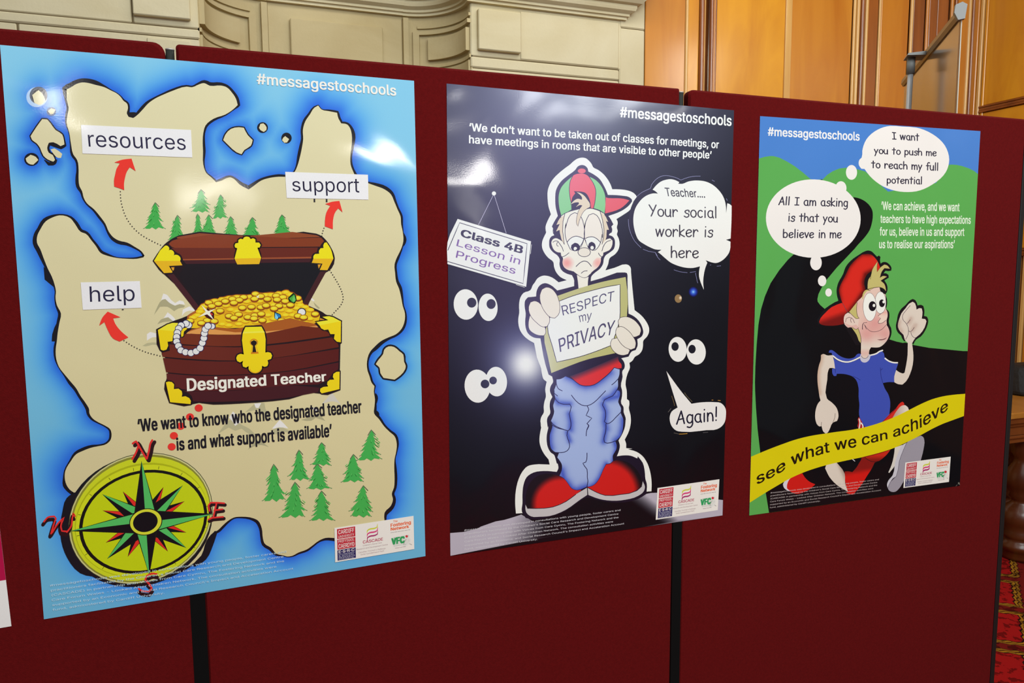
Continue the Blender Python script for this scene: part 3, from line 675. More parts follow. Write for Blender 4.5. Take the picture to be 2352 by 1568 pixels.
# ================================================================== poster with the treasure map
def build_map_poster():
    S = Sheet('poster', [(0, 103), (951, 185.5), (977.2, 1276.8), (100.8, 1421.8)],
              'glossy blue treasure-map poster with open chest and compass, largest and nearest on the boards')
    A = lambda q: Z(0, 0, 3.92, q)
    B = lambda q: Z(500, 0, 3.92, q)
    T1 = lambda q: Z(0, 392, 4, q); T2 = lambda q: Z(500, 392, 4, q)
    T3 = lambda q: Z(0, 784, 4, q); T4 = lambda q: Z(500, 784, 4, q)
    T5 = lambda q: Z(0, 1100, 4, q); T6 = lambda q: Z(500, 1100, 4, q)
    land = np.vstack([
        A([600,805, 640,785, 690,755, 740,742, 800,748, 860,764, 940,785, 1000,815, 1050,840, 1085,870, 1110,905, 1145,935, 1152,975, 1142,1020, 1158,1052, 1200,1062, 1225,1045, 1290,980, 1330,935, 1400,885, 1470,852, 1560,815, 1680,780, 1730,785, 1790,760, 1835,748, 1890,772, 1990,770, 2040,785, 2090,835, 2125,890, 2140,945, 2110,975, 2030,1030, 1920,1070, 1850,1130, 1830,1200, 1825,1290, 1828,1360, 1830,1480]),
        T1([1895,20, 1940,60, 1985,105, 2040,88, 2080,68, 2115,60, 2150,75, 2200,125, 2285,172]),
        T2([330,140, 400,90, 480,65, 560,55, 640,52]),
        B([690,1550, 715,1500, 740,1415, 760,1320, 770,1250, 767,1170, 790,1090, 830,1030, 870,970, 905,950, 935,985, 1000,1000, 1075,1015, 1085,1060, 1112,1110, 1165,1120, 1190,1150, 1207,1210, 1207,1300, 1195,1400, 1197,1480, 1225,1555]),
        T2([1260,40, 1330,90, 1385,115, 1440,135, 1540,175, 1590,215, 1625,290, 1650,350, 1680,420, 1685,490, 1700,560, 1705,650, 1690,705, 1665,760, 1645,800, 1625,860, 1630,940, 1640,1020, 1665,1080, 1685,1160, 1700,1240, 1720,1310, 1715,1390, 1690,1450, 1640,1500, 1570,1530, 1500,1565]),
        T4([1440,50, 1400,95, 1372,180, 1375,260, 1395,320, 1415,380, 1440,410, 1435,460, 1445,530, 1440,600, 1437,660, 1480,710, 1530,780, 1580,830, 1625,870, 1645,940, 1640,1010, 1625,1080, 1622,1160, 1625,1260, 1620,1340, 1600,1400, 1610,1450, 1590,1510]),
        T6([1535,305, 1530,330, 1535,400, 1400,520, 1200,560, 1065,540, 990,540, 930,565, 870,610, 820,645, 740,675, 690,702, 640,710, 600,700, 540,685, 490,630, 430,590, 415,540, 405,450, 370,380, 330,360, 220,345, 150,352, 90,387, 40,432, 0,470]),
        T5([1960,490, 1900,560, 1850,700, 1600,860, 1250,930, 1000,880, 800,700, 700,500, 660,350, 690,130, 640,95, 610,50]),
        T3([595,1250, 600,1190, 650,1100, 700,1035, 760,1005, 850,972, 900,962, 980,940, 1015,905, 1025,860, 1015,810, 960,770, 900,740, 850,705, 822,660, 818,620, 790,570, 740,500, 700,430, 650,370, 600,310, 540,230, 517,160, 513,60]),
        T1([522,1568, 530,1490, 545,1400, 560,1310, 525,1240, 510,1160, 514,1110, 500,1040, 475,970, 440,900, 400,800, 370,720, 340,660, 345,590, 370,540, 420,465, 480,430, 545,410, 645,435, 690,490, 740,560, 790,580, 840,640, 880,690, 925,755, 985,780, 1070,800, 1160,808, 1260,808, 1318,795, 1328,778, 1300,740, 1240,700, 1170,660, 1090,640, 1040,610, 1000,560, 970,490, 920,420, 860,350, 800,300, 770,250, 755,190, 730,140, 722,60]),
        A([708,1530, 695,1440, 660,1390, 640,1300, 625,1200, 600,1100, 607,1040, 618,970, 602,900])])
    isl = [A([290,855, 345,812, 380,840, 410,905, 385,935, 350,945, 310,925]),
           A([430,1000, 460,975, 500,985, 480,1025, 455,1030]),
           A([275,1225, 330,1140, 380,1072, 425,1075, 455,1110, 500,1170, 560,1210, 575,1260, 580,1300, 545,1315, 480,1280, 440,1285, 425,1330, 440,1375, 475,1395, 495,1440, 480,1455, 430,1435, 390,1400, 360,1330, 330,1290, 290,1260]),
           A([455,1345, 490,1335, 530,1360, 560,1385, 550,1420, 520,1420, 490,1395]),
           A([232,1425, 275,1393, 320,1410, 345,1440, 300,1482, 270,1478, 240,1455]),
           A([2010,1260, 2030,1210, 2080,1160, 2150,1145, 2195,1150, 2230,1215, 2275,1260, 2260,1310, 2200,1350, 2175,1388, 2130,1370, 2060,1310]),
           B([372,1150, 385,1115, 412,1110, 440,1145, 438,1170, 415,1187, 385,1170]),
           B([580,1262, 590,1240, 608,1225, 643,1252, 625,1282, 600,1285]),
           T4([1452,208, 1480,165, 1520,115, 1530,75, 1570,45, 1620,50, 1670,90, 1705,120, 1712,185, 1728,225, 1722,255, 1680,310, 1625,350, 1560,340, 1525,335, 1495,290, 1487,240])]
    rr = random.Random(3)
    shore = [land] + isl
    def sea(px):
        d = np.full(len(px), 1e9)
        for i, q in enumerate(shore):
            di = poly_dist(px, q)
            if i in (2, 4, 7, 8): di = di + 16
            if i in (1, 6): di = di + 6
            if i == 9: di = di*1.6 + 14
            d = np.minimum(d, di)
        # glow is wider and deeper at the outer capes
        k = np.ones(len(px))
        for (cx, cy, r, g) in ((200, 165, 90, .35), (480, 175, 90, .2), (100, 620, 140, .3), (140, 1080, 100, .75), (150, 1260, 120, .5), (730, 240, 70, .35), (90, 1180, 50, .2), (880, 1100, 90, .1), (540, 1200, 60, .2)):
            k += g*np.exp(-((px[:, 0]-cx)**2 + (px[:, 1]-cy)**2)/r**2)
        t = np.exp(-(np.maximum(d-2, 0)/(19*k))**1.3)[:, None]
        t2 = np.exp(-(d/(48*k))**2)[:, None]
        far = np.array([128, 190, 218.]); mid = np.array([78, 162, 222.]); near = np.array([38, 98, 208.])
        yy = ((px[:, 1]-100)/1300)[:, None]
        far = far*(1-.10*yy) + np.array([-14, -2, 4.])*yy
        c = far + (mid-far)*t2; return c + (near-c)*t
    S.base('paper', sea, 170, 230)
    lm = land
    tan = lambda px: np.stack([214-.008*px[:, 1], 206-.014*px[:, 1], 168-.022*px[:, 1]], 1)
    # shoreline ink: thick, uneven dark edge outside the land
    n = len(land); ph = np.cumsum(np.hypot(*np.diff(np.vstack([land, land[:1]]), axis=0).T))
    wd = 10.2 + 3.2*np.sin(ph/31.0) + 2.6*np.sin(ph/13.0 + 1) + 1.6*np.sin(ph/71+2)
    for i, q in enumerate(land):
        if 150 < q[0] < 235 and q[1] < 215: wd[i] += 7
        if 285 < q[0] < 312 and 255 < q[1] < 280: wd[i] += 5
        if q[0] < 180 and 500 < q[1] < 640: wd[i] += 4
        if q[0] < 175 and q[1] > 1110: wd[i] += 10
    S.line('island_drawing', land, np.maximum(wd, 3), BLK, True, 3)
    for blob in (T1([1150,650, 1230,675, 1335,770, 1330,790, 1290,730]), A([1140,1010, 1160,1060, 1215,1065, 1240,1020, 1215,1010, 1175,1010]),
                 T4([1440,630, 1470,640, 1485,665, 1482,700, 1500,730, 1440,670]), T4([1450,470, 1470,500, 1465,560, 1445,600, 1440,520]),
                 T2([1705,560, 1735,630, 1720,680, 1690,710, 1700,640]), T1([400,880, 470,960, 495,1070, 410,1000]), T1([480,1500, 555,1330, 520,1568, 475,1568])):
        S.poly('island_drawing', blob, BLK)
    S.poly('island_drawing', lm, tan, step=26)
    # small islands
    def ring(nm, cx, cy, rx, ry): S.ell(nm, cx, cy, rx, ry, BLK)
    S.ell('islet_drawing#0', 84.5, 223, 24, 23, (170, 196, 236)); S.ell('islet_drawing#0', 88.5, 219, 20.5, 20, (72, 80, 96)); S.ell('islet_drawing#0', 90, 221, 17, 17, BLK)
    S.ell('islet_drawing#1', 118, 256, 11, 10.5, (70, 90, 130)); ring('islet_drawing#4', 72.5, 366, 17, 15); ring('islet_drawing#6', 603, 293, 12.5, 12.5); ring('islet_drawing#7', 658, 317, 12, 12.5)
    for j, q, w_ in ((2, isl[2], 6), (5, isl[5], 6), (8, isl[8], 8)): S.line('islet_drawing#%d' % j, q, w_, BLK, True, 3)
    S.line('islet_drawing#2', A([440,1290, 425,1330, 445,1385, 490,1400]), 10, BLK, False, 3)
    S.line('islet_drawing#2', A([575,1250, 585,1310, 550,1330, 490,1310, 450,1290]), [5, 7, 7, 7, 9], BLK, False, 3)
    S.line('islet_drawing#2', A([400,1440, 440,1475, 490,1465, 510,1440]), [2, 8, 9, 3], BLK, False, 3)
    for j, q in enumerate(isl): S.poly('islet_drawing#%d' % (2 if j == 3 else j), q, tan, smooth=2)
    # mountains behind the text
    SN = (222, 216, 210); RK = (166, 158, 122); R2 = (178, 170, 132)
    MT = [(SN, T1([1480,1190, 1500,1128, 1535,1140, 1570,1185, 1610,1215, 1650,1190, 1685,1200, 1700,1230, 1650,1225, 1600,1240, 1550,1210, 1520,1180])),
          (RK, T1([1415,1325, 1450,1240, 1490,1185, 1520,1178, 1560,1215, 1610,1240, 1650,1225, 1700,1240, 1690,1255, 1640,1265, 1600,1290, 1540,1250, 1470,1250])),
          (SN, T1([1670,1335, 1680,1275, 1740,1245, 1795,1275, 1790,1290, 1740,1285, 1700,1300])),
          (SN, T1([1500,1360, 1540,1300, 1600,1350, 1620,1390, 1590,1380, 1545,1345])), (RK, T1([1445,1410, 1480,1365, 1545,1345, 1590,1380, 1560,1385, 1500,1390])),
          (SN, T1([1350,1560, 1350,1500, 1380,1480, 1440,1495, 1450,1530, 1400,1530])), (R2, T3([1310,40, 1350,15, 1450,10, 1455,35, 1400,30, 1340,45])),
          (SN, T2([860,1165, 890,1190, 880,1200, 858,1185])), (RK, T2([880,1205, 940,1262, 925,1268, 895,1240])),
          (R2, T4([0,850, 60,770, 110,720, 155,730, 230,770, 290,800, 350,860, 290,850, 220,800, 160,820, 100,790, 50,820])),
          (SN, T4([105,700, 140,642, 175,680, 210,740, 160,775, 130,725])),
          (R2, T4([250,650, 320,590, 350,560, 430,565, 440,620, 510,735, 440,690, 380,620, 300,640])), (SN, T4([335,570, 400,565, 375,612, 350,608])),
          (SN, T4([500,800, 570,718, 600,745, 650,800, 600,790, 545,800])), (R2, T4([470,850, 520,800, 600,790, 690,850, 600,830, 560,850])),
          ((198, 190, 176), T4([958,572, 1050,470, 1080,510, 1140,590, 1100,560, 1040,550, 1000,560])), (RK, T4([765,720, 860,690, 930,660, 990,730, 900,700, 860,728])),
          (SN, T4([870,610, 900,605, 930,650, 890,640])), (RK, T4([275,995, 340,930, 400,915, 470,970, 400,950, 330,965]))]
    MI = [0, 0, 1, 2, 2, 3, 3, 4, 4, 5, 5, 6, 6, 7, 7, 8, 9, 9, 10, 10]
    for j, (c, q) in enumerate(MT): S.poly('mountain_drawing#%d' % MI[min(j, 19)], q, c, smooth=2)
    # fir trees
    def tree(cx, ty, w_, h_, seed, k=6):
        r2 = random.Random(seed*13+5); lean = r2.uniform(-.10, .10)*w_; nm = 'tree_drawing#%d' % seed
        Lf = []; Rt = []
        for i in range(1, k+1):
            y = ty + h_*(i/k)**.92; c = cx + lean*i/k; hw = w_/2*(0.22 + 0.78*i/k)
            for side, out in ((-1, Lf), (1, Rt)):
                h2 = hw*r2.uniform(.72, 1.12); dy = h_*r2.uniform(.0, .07)
                out.append((c + side*h2, y + dy)); out.append((c + side*h2*.80, y + dy - h_*.025)); out.append((c + side*h2*.86, y + dy + h_*.02))
                if i < k: out.append((c + side*h2*r2.uniform(.42, .6), y - h_*.035))
        pts = [(cx, ty)] + Rt + [(cx + lean + w_*.22, ty + h_*1.0), (cx + lean + w_*.08, ty + h_*1.09), (cx + lean - w_*.1, ty + h_*1.0), (cx + lean - w_*.2, ty + h_*1.06)] + Lf[::-1]
        S.line(nm, [(cx-w_*.14, ty+h_*.17), (cx-.5, ty-h_*.02), (cx+w_*.17, ty+h_*.15)], 1.8, (84, 96, 70))
        for q in Lf[0::4] + Rt[0::4]: S.line(nm, [(q[0]*.6+cx*.4, q[1]-h_*.06), (q[0]+(q[0]-cx)*.08, q[1]+1)], [.5, 1.6], (96, 128, 84), cap=False)
        S.poly(nm, pts, (66, 164, 74), smooth=0)
        for i in range(7):
            a = r2.uniform(-.38, .38)*w_; b = ty + h_*r2.uniform(.3, .98); c = cx + lean*(b-ty)/h_
            S.line(nm, [(c+a*.5, b-h_*.11), (c+a*.9, b-h_*.03), (c+a*1.05, b)], [.5, 2.0, .6], (40, 124, 50), cap=False)
            S.line(nm, [(c+a*.8, b-h_*.14), (c+a*1.1, b-h_*.05)], [.6, 2.2], (90, 182, 88), cap=False)
    for i, (x, y, w_, h_) in enumerate([(357,466,48,56),(408,495,42,52),(462,436,50,48),(507,448,36,50),(454,492,28,46),(480,494,44,50),(530,498,40,48),(580,500,44,44),(648,494,42,44),
                                        (629,1067,54,78),(687,1034,50,64),(739,1017,48,48),(729,1066,60,54),(812,1044,54,58),(853,988,54,64),(678,1108,62,74),(739,1128,56,62),(835,1116,58,66)]):
        tree(x, y, w_, h_, i+1)
    # dotted paths
    def dots(pts, n_, r_=1.45):
        q = catmull(pts, False, 10); L = np.concatenate([[0], np.cumsum(np.hypot(*np.diff(q, axis=0).T))])
        for t in np.linspace(0, L[-1], n_): S.ell('dotted_path', np.interp(t, L, q[:, 0]), np.interp(t, L, q[:, 1]), r_, r_, (52, 46, 44), n=10)
    dots(T1([1106,192, 1108,245, 1122,325, 1155,420, 1205,500, 1280,575, 1370,632, 1475,683]), 24)
    dots([(744,524),(741.5,531),(739,542)], 4)
    dots([(757.5,620.5),(768,637),(778,654),(785.5,671),(788,688),(781,703),(769,716),(759,727)], 21)
    dots(T1([1140,1560]).tolist() + T3([1215,40, 1325,92, 1470,133]).tolist(), 14)
    # red dots
    for j, (x, y) in enumerate(((456.5, 936.5), (436.5, 957), (415, 978), (399.5, 1000), (394.5, 1025.5))): S.ell('red_dot#%d' % j, x, y, 9.2, 8.4, (222, 52, 44))
    # compass -----------------------------------------------------------
    D = 'compass_drawing'
    S.aff(D, (318, 1196), (170, -10), (6, -151), BLK, r=1.0)
    S.line(D, T5([690,140, 640,190, 610,300, 598,450, 610,560, 660,700, 760,830, 900,880]), [10, 16, 18, 22, 24, 24, 20, 10], BLK, False, 3)
    S.line(D, T5([1980,490, 1930,600, 1870,720, 1790,790]), [8, 14, 14, 6], BLK, False, 3)
    S.aff(D, (323, 1190), (165.5, -12), (10, -150.5), (60, 58, 36)); S.aff(D, (323, 1190), (164, -12), (10, -149), (196, 190, 130))
    S.aff(D, (323, 1190), (161, -12), (9.5, -146), (132, 130, 46)); S.aff(D, (324, 1191), (158, -12), (9, -142), (196, 202, 34))
    S.aff(D, (325, 1193.5), (153, -11), (8.5, -131), (168, 172, 22)); S.aff(D, (326, 1195), (152, -11), (8.3, -128), (200, 206, 30))
    for a in range(16):
        t = math.radians(a*22.5+11); p = np.array([327, 1196]) + math.cos(t)*np.array([145, -10]) + math.sin(t)*np.array([8, -119]); q = np.array([327, 1196]) + math.cos(t)*np.array([152, -10.5]) + math.sin(t)*np.array([8.3, -126])
        S.line(D, [p, q], 1.1, (60, 60, 20), cap=False)
    S.aff(D, (329, 1197.5), (147, -10), (8, -119), (22, 20, 18)); S.aff(D, (329.5, 1197.5), (139.5, -9.5), (7.5, -112.5), (188, 198, 18))
    cc = np.array([335, 1198.])
    def spike(tip, w_, c1, c2, cb=None):
        T_ = np.array(tip, float); d = T_-cc; d /= np.hypot(*d); nn = np.array([-d[1], d[0]])*w_; b = cc if cb is None else np.array(cb, float)
        S.poly(D, [T_ + d*1.5, b + nn*1.06, b - nn*1.06], (24, 26, 20), 0)
        S.poly(D, [T_, b + nn*.95, b], c1, 0); S.poly(D, [T_, b, b - nn*.95], c2, 0)
    GN = (80, 178, 90); KK = (18, 16, 22); RD = (214, 44, 36)
    for t, cw in (((375,1119),1),((423,1151),1),((427,1222),0),((385,1265),0),((294,1277),1),((244,1245),1),((237,1172),0),((283,1129),0)):
        S_ = (RD, KK) if True else 0
        d = np.array(t)-cc
        up = cw
        a, b = (RD, KK) if ((t[0] > 335 and t[1] < 1198) or (t[0] < 335 and t[1] > 1198 and False)) else (KK, RD)
        if t in ((427,1222), (294,1277)): a, b = (KK, RD)
        if t == (385,1265): a, b = (RD, KK)
        if t in ((244,1245), (237,1172), (283,1129)): a, b = (RD, KK)
        if t == (427,1222): a, b = (KK, RD)
        spike(t, 21, a, b)
    for t, a, b in (((419,1115), GN, KK), ((427,1257), KK, GN), ((247,1282), GN, KK), ((236,1135), GN, KK)):
        spike(t, 25, a, b)
    spike((325, 1059), 28, GN, KK); spike((491, 1179.5), 26, GN, KK); spike((343, 1320), 28, GN, KK); spike((162, 1219), 26, GN, KK)
    S.aff(D, (335, 1198), (38, -2), (1.5, -31), KK); S.aff(D, (335, 1198), (36, -2), (1.5, -29.3), (206, 204, 50)); S.aff(D, (334, 1198), (28.3, -2), (1, -23.2), KK)
    def letter(strokes, w_=4.2, off=(5, 4.5)):
        for q in strokes: S.line(D, np.array(q)+off, w_+4.2, (42, 20, 24), smooth=3)
        for q in strokes: S.line(D, np.array(q), w_, (218, 44, 42), smooth=3)
    letter([T3([1220,935, 1250,915, 1275,950, 1250,1020, 1215,1080]), T3([1260,930, 1300,1000, 1345,1075]), T3([1350,1075, 1370,1000, 1385,930, 1400,905])])
    letter([T5([1925,290, 1915,240, 1935,215, 1990,215, 2060,220]), T5([1990,220, 1975,280, 1960,350, 1915,370]), T5([1970,285, 2045,275]), T5([1940,355, 2050,345])], 3.6, (2, 4))
    letter([T5([405,390, 440,350, 500,340, 515,360, 490,430, 470,500]), T5([480,490, 530,410, 590,350, 560,430, 570,475, 620,480]), T5([615,485, 655,430, 665,360, 675,310, 690,340])], 3.6, (-2.5, 7))
    letter([T5([1440,870, 1400,865, 1345,890, 1335,925, 1370,960, 1395,1000, 1370,1030, 1310,1025, 1275,1005])], 4.2, (1, 8))
    # labels -----------------------------------------------------------
    S.poly('caption_label#res', A([730,1124, 1720,1170, 1732,1418, 744,1382]), (228, 224, 224))
    S.text('caption_label#res', 'resources', A([800,1320, 1675,1350]), A([790,1212, 1668,1248]), (44, 40, 66))
    S.poly('caption_label#sup', T2([620,10, 1380,37, 1385,266, 634,250]), (228, 224, 224))
    S.text('caption_label#sup', 'support', T2([688,188, 1302,200]), T2([680,74, 1298,76]), (38, 34, 58))
    S.poly('caption_label#hlp', T1([742,1025, 1285,1013, 1302,1258, 762,1277]), (224, 220, 220))
    S.text('caption_label#hlp', 'help', T1([828,1204, 1240,1194]), T1([822,1062, 1234,1052]), (40, 36, 62))
    for x in (882, 994): S.poly('caption_label#sup', T2([x,258, x+14,258, x+14,289, x,288]), (38, 38, 44))
    S.poly('caption_label#hlp', T1([1120,1270, 1138,1270, 1136,1279, 1120,1279]), (38, 38, 44))
    RA = (226, 54, 44)
    S.poly('red_arrow#1', np.vstack([A([1030,1462, 1100,1438, 1185,1428, 1222,1540, 1170,1505, 1145,1540]), T1([1150,60, 1140,120, 1142,178, 1110,165, 1050,145, 1048,90, 1060,30]), A([1050,1520, 1080,1470])]), RA)
    S.poly('red_arrow#2', T2([988,305, 1050,285, 1118,277, 1147,382, 1108,345, 1080,380, 1060,450, 1058,537, 984,510, 986,450, 1000,380, 1034,322]), RA)
    S.poly('red_arrow#3', T1([990,1293, 1108,1345, 1040,1355, 1060,1405, 1110,1470, 1180,1530, 1100,1568, 1040,1540, 990,1460, 960,1390, 912,1422, 940,1350]), RA)
    S.text('heading_lettering', '#messagestoschools', B([352,755, 1608,862]), B([348,662, 1604,770]), WHT, bold=0.018, vtop=.73)
    # big quotation ------------------------------------------------------
    S.text('quotation_lettering', '\u2018We want to know who the designated teacher', T3([1270,825]).tolist() + T4([1325,650]).tolist(), T3([1262,715]).tolist() + T4([1318,540]).tolist(), (28, 24, 32), bold=0.026, vtop=.74)
    S.text('quotation_lettering', 'is and what support is available\u2019', T3([1625,998]).tolist() + T4([1050,870]).tolist(), T3([1618,888]).tolist() + T4([1046,758]).tolist(), (28, 24, 32), bold=0.026, vtop=.74)
    # chest ---------------------------------------------------------------
    K1 = lambda q: Z(340, 520, 8, q); K2 = lambda q: Z(560, 520, 8, q); K3 = lambda q: Z(340, 740, 8, q); K4 = lambda q: Z(540, 740, 8, q)
    K5 = lambda q: Z(430, 640, 11.97, q); K6 = lambda q: Z(600, 640, 11.97, q)
    INKD = (34, 20, 26); D = 'chest_drawing'
    S.poly(D, np.vstack([K1([85,630, 200,455, 300,330, 440,225, 570,162]), K2([0,160, 600,150, 1330,130, 1430,175, 1525,268, 1610,400, 1660,520, 1672,595, 1545,825, 1520,835, 1180,1450, 1440,1568]), K6([1815,995, 1870,995, 2225,1150]), K4([1962,0, 1960,380, 1935,400, 1925,880, 1940,890, 1935,1245, 1590,1325, 1560,1308, 1000,1410]), K3([1700,1490, 1200,1510, 820,1502, 790,1520, 390,1482, 310,1100, 335,1060, 245,540, 215,515, 150,125, 400,0]), K1([720,1640, 875,1550, 300,880, 270,860])]), INKD)
    S.poly(D, K1([560,900, 700,690, 2352,670]).tolist() + K2([1390,670, 1400,810, 1100,1390, 300,1420]).tolist() + K1([900,1440]).tolist(), lambda p: np.stack([25+.02*(620-p[:, 0]), 22+0*p[:, 0], 28+0*p[:, 0]], 1), step=20)
    S.poly(D, K1([355,885, 470,870, 935,1465, 870,1540]), (66, 30, 36)); S.poly(D, K2([1400,830, 1515,825, 1175,1440, 1090,1400]), (64, 30, 34))
    br = lambda a, b, x0=360, x1=770: (lambda p: np.array(a) + (np.array(b)-np.array(a))*np.clip((p[:, :1]-x0)/(x1-x0), 0, 1))
    S.poly(D, np.vstack([K1([530,200, 560,188]), K2([0,182, 1320,158, 1380,180, 1400,195, 900,208]), K1([540,225])]), br((138, 66, 40), (136, 68, 36)))
    S.poly(D, np.vstack([K1([380,320, 440,265, 530,236]), K2([900,215, 1420,205, 1475,268, 1420,330, 1400,370, 0,378]), K1([440,376])]), br((130, 56, 32), (124, 54, 28)))
    S.poly(D, np.vstack([K1([430,392]), K2([0,394, 1360,385, 1340,470, 1270,500, 1240,558]), K1([640,598, 600,520, 530,480])]), br((100, 40, 30), (98, 36, 26)))
    S.poly(D, np.vstack([K1([640,598]), K2([1240,556, 1240,586]), K1([645,622])]), (148, 74, 44)); S.poly(D, np.vstack([K1([650,626]), K2([1235,588, 1210,655]), K1([700,688])]), (64, 28, 34))
    # gold fittings of the lid
    YL = (232, 212, 26); YD = (220, 172, 30)
    def scal(part, pts, c=YL): S.poly(part, pts, c, smooth=0)
    def arcs(pts):   # scalloped outline through cusp points: bulge between them
        out = []
        for (a, b, k) in pts:
            a = np.array(a, float); b = np.array(b, float); mid = (a+b)/2; d = b-a; L = np.hypot(*d); nn = np.array([d[1], -d[0]])/L
            if k == 0: out.append(a); continue
            for t in np.linspace(0, np.pi, 9)[:-1]: out.append(mid - d/2*math.cos(t) + nn*k*L*math.sin(t))
        return np.array(out)
    G = 'gold_fitting_drawing#1'
    c1 = K1([110,632, 305,360, 378,440, 460,545, 590,632]); S.poly(G, arcs([(c1[0], c1[1], 0), (c1[1], c1[2], .42), (c1[2], c1[3], .45), (c1[3], c1[4], .42)]).tolist() + [c1[4]], YL)
    S.poly(G, K1([110,632, 590,632, 632,712, 385,725, 450,835, 440,848, 295,855]), YD); S.poly(G, K1([425,750, 485,748, 475,800, 455,812]), (214, 150, 40))
    G = 'gold_fitting_drawing#2'
    c2 = K2([1645,590, 1520,290, 1465,395, 1385,500, 1278,590])
    S.poly(G, [c2[0], K2([1600,420])[0]] + arcs([(c2[1], c2[2], -.0)]).tolist() + K2([1480,300, 1460,350]).tolist() + K2([1465,395, 1410,400, 1380,450, 1385,500, 1310,505, 1280,540]).tolist() + [c2[4]], YL)
    S.poly(G, K2([1278,590, 1645,590, 1535,802, 1395,798, 1445,682, 1248,668]), YD); S.poly(G, K2([1358,698, 1415,695, 1375,775]), (214, 150, 40))
    G = 'gold_fitting_drawing#3'
    lk = K1([1600,385, 1640,400, 1590,590, 2078,580, 2010,390, 2050,385, 2070,340, 2040,295, 1975,295, 1970,235, 1930,215, 1885,232, 1860,195, 1810,185, 1765,200, 1745,235, 1700,225, 1660,250, 1660,300, 1610,310, 1592,345])
    S.line(G, lk, 7, (40, 20, 16), True); S.poly(G, lk, YL, smooth=2); S.poly(G, K1([1590,590, 2078,578, 2042,690, 1640,697]), YD)
    # coins
    GC = 'gold_coins_drawing'
    pile = np.vstack([K5([0,1030, 100,960, 220,890, 300,800, 330,760, 380,700, 470,660, 500,600, 590,585, 680,560, 760,545, 860,550, 880,510, 1000,500, 1100,470, 1240,460, 1340,440, 1500,440, 1640,440, 1760,430, 1780,370, 1880,350, 1970,380, 2100,390]), K6([240,370, 400,380, 440,345, 560,350, 640,308, 740,310, 800,360, 880,380, 960,440, 1060,480, 1080,560, 1130,580, 1140,650, 1180,700, 1280,720, 1320,780, 1420,830, 1440,870, 1560,920, 1600,970, 1590,1140, 1440,1160, 1420,1205, 50,1310]), K5([1700,1330, 0,1345])])
    S.poly(GC, pile + [0, -1.2], (140, 66, 20)); S.poly(GC, pile + [0, .9], (222, 182, 24))
    S.poly(D, K5([0,1040, 100,960, 220,890, 250,880, 240,940, 120,1010, 60,1100, 0,1120]), (168, 92, 36))
    for (x, y, rx, ry) in ((1400,760,420,40),(1100,900,120,160),(1300,1200,200,60),(1750,640,380,30),(1650,930,260,40),(2050,640,80,40)):
        S.ell(GC, *(K5([x, y])[0]), rx/12, ry/12, (212, 156, 28))
    for (x, y, rx, ry) in ((1300,1200,200,50),(700,1140,120,40),(350,1130,150,40),(450,600,100,50),(60,640,60,30),(100,860,90,30)):
        S.ell(GC, *(K6([x, y])[0]), rx/12, ry/12, (214, 162, 30))
    flat = K5([1195,840, 1360,890, 1690,880, 1900,870, 1160,1130, 1420,1120, 960,1240, 1140,1270, 1420,1235, 1600,1160, 1880,1180, 1890,1090, 400,1200, 830,940, 860,790, 1060,730, 1640,620, 1990,610, 960,560, 1160,520, 1370,495, 1730,490, 760,600, 480,740, 400,820, 350,900, 280,1000, 160,1060])
    flat2 = K6([120,440, 280,440, 480,400, 670,370, 790,430, 1030,620, 1070,720, 1200,770, 1340,850, 540,850, 770,880, 970,800, 330,710, 640,730, 180,990, 660,990, 860,990, 350,1090, 180,1200, 420,1250, 930,1160, 1160,1190, 1340,1090])
    for q in list(flat) + list(flat2):
        S.ell(GC, q[0], q[1]+1.3, 9.2, 4.4, (176, 104, 20), n=18); S.ell(GC, q[0], q[1], 9.4, 4.4, (226, 188, 26), n=18); S.ell(GC, q[0]+.4, q[1]-.4, 5.6, 2.4, (232, 208, 46), n=14)
    def coin(q, rx=8.4, ry=4.6):
        S.ell(GC, q[0]+.3, q[1]+2.1, rx+1.4, ry+2.0, (138, 68, 18), n=20); S.ell(GC, q[0], q[1]-.2, rx+1.2, ry+1.2, (150, 80, 20), n=20)
        S.ell(GC, q[0], q[1], rx-.3, ry, (226, 196, 34), n=20); S.ell(GC, q[0]-.6, q[1]-.5, rx*.62, ry*.55, (234, 214, 60), n=14)
    for q in K5([1875,410, 1550,500, 1240,548, 1430,578, 2020,475, 1850,545, 2205,552, 590,648, 1045,612, 1280,655, 855,680, 675,745, 905,875, 1515,790, 1765,765, 2025,775, 2170,730, 1415,975, 1150,1015, 1285,1070, 1665,1048, 1855,1000, 1835,1085, 2035,960, 2065,1135, 550,1135, 745,1160, 390,1210, 80,1150]): coin(q)
    for q in K6([410,460, 595,500, 435,568, 660,608, 800,715, 485,738, 350,812, 130,728, 1010,1015, 1165,1055, 560,1140, 1000,525, 1480,960]): coin(q)
    # gems, pearl
    S.poly(GC, K6([880,385, 930,420, 975,590, 920,680, 860,660, 760,620, 735,520]), (16, 40, 20)); S.poly(GC, K6([905,430, 765,540, 860,650]), (70, 160, 60)); S.poly(GC, K6([905,430, 860,600, 890,655, 948,585]), (100, 186, 90))
    S.poly(GC, K6([360,900, 530,975, 555,1060, 440,1130, 362,1080]), (14, 28, 40)); S.poly(GC, K6([385,935, 375,1080, 440,1120, 470,1060]), (120, 196, 226)); S.poly(GC, K6([390,935, 520,990, 530,1060, 470,1060]), (40, 120, 176))
    S.ell(GC, *(K6([1112,915])[0]), 10.2, 9.6, (24, 22, 40)); S.ell(GC, *(K6([1112,920])[0]), 8.2, 8, (218, 216, 214)); coin(K6([1010,1015])[0]); coin(K6([1165,1055])[0]); coin(K6([560,1140])[0])
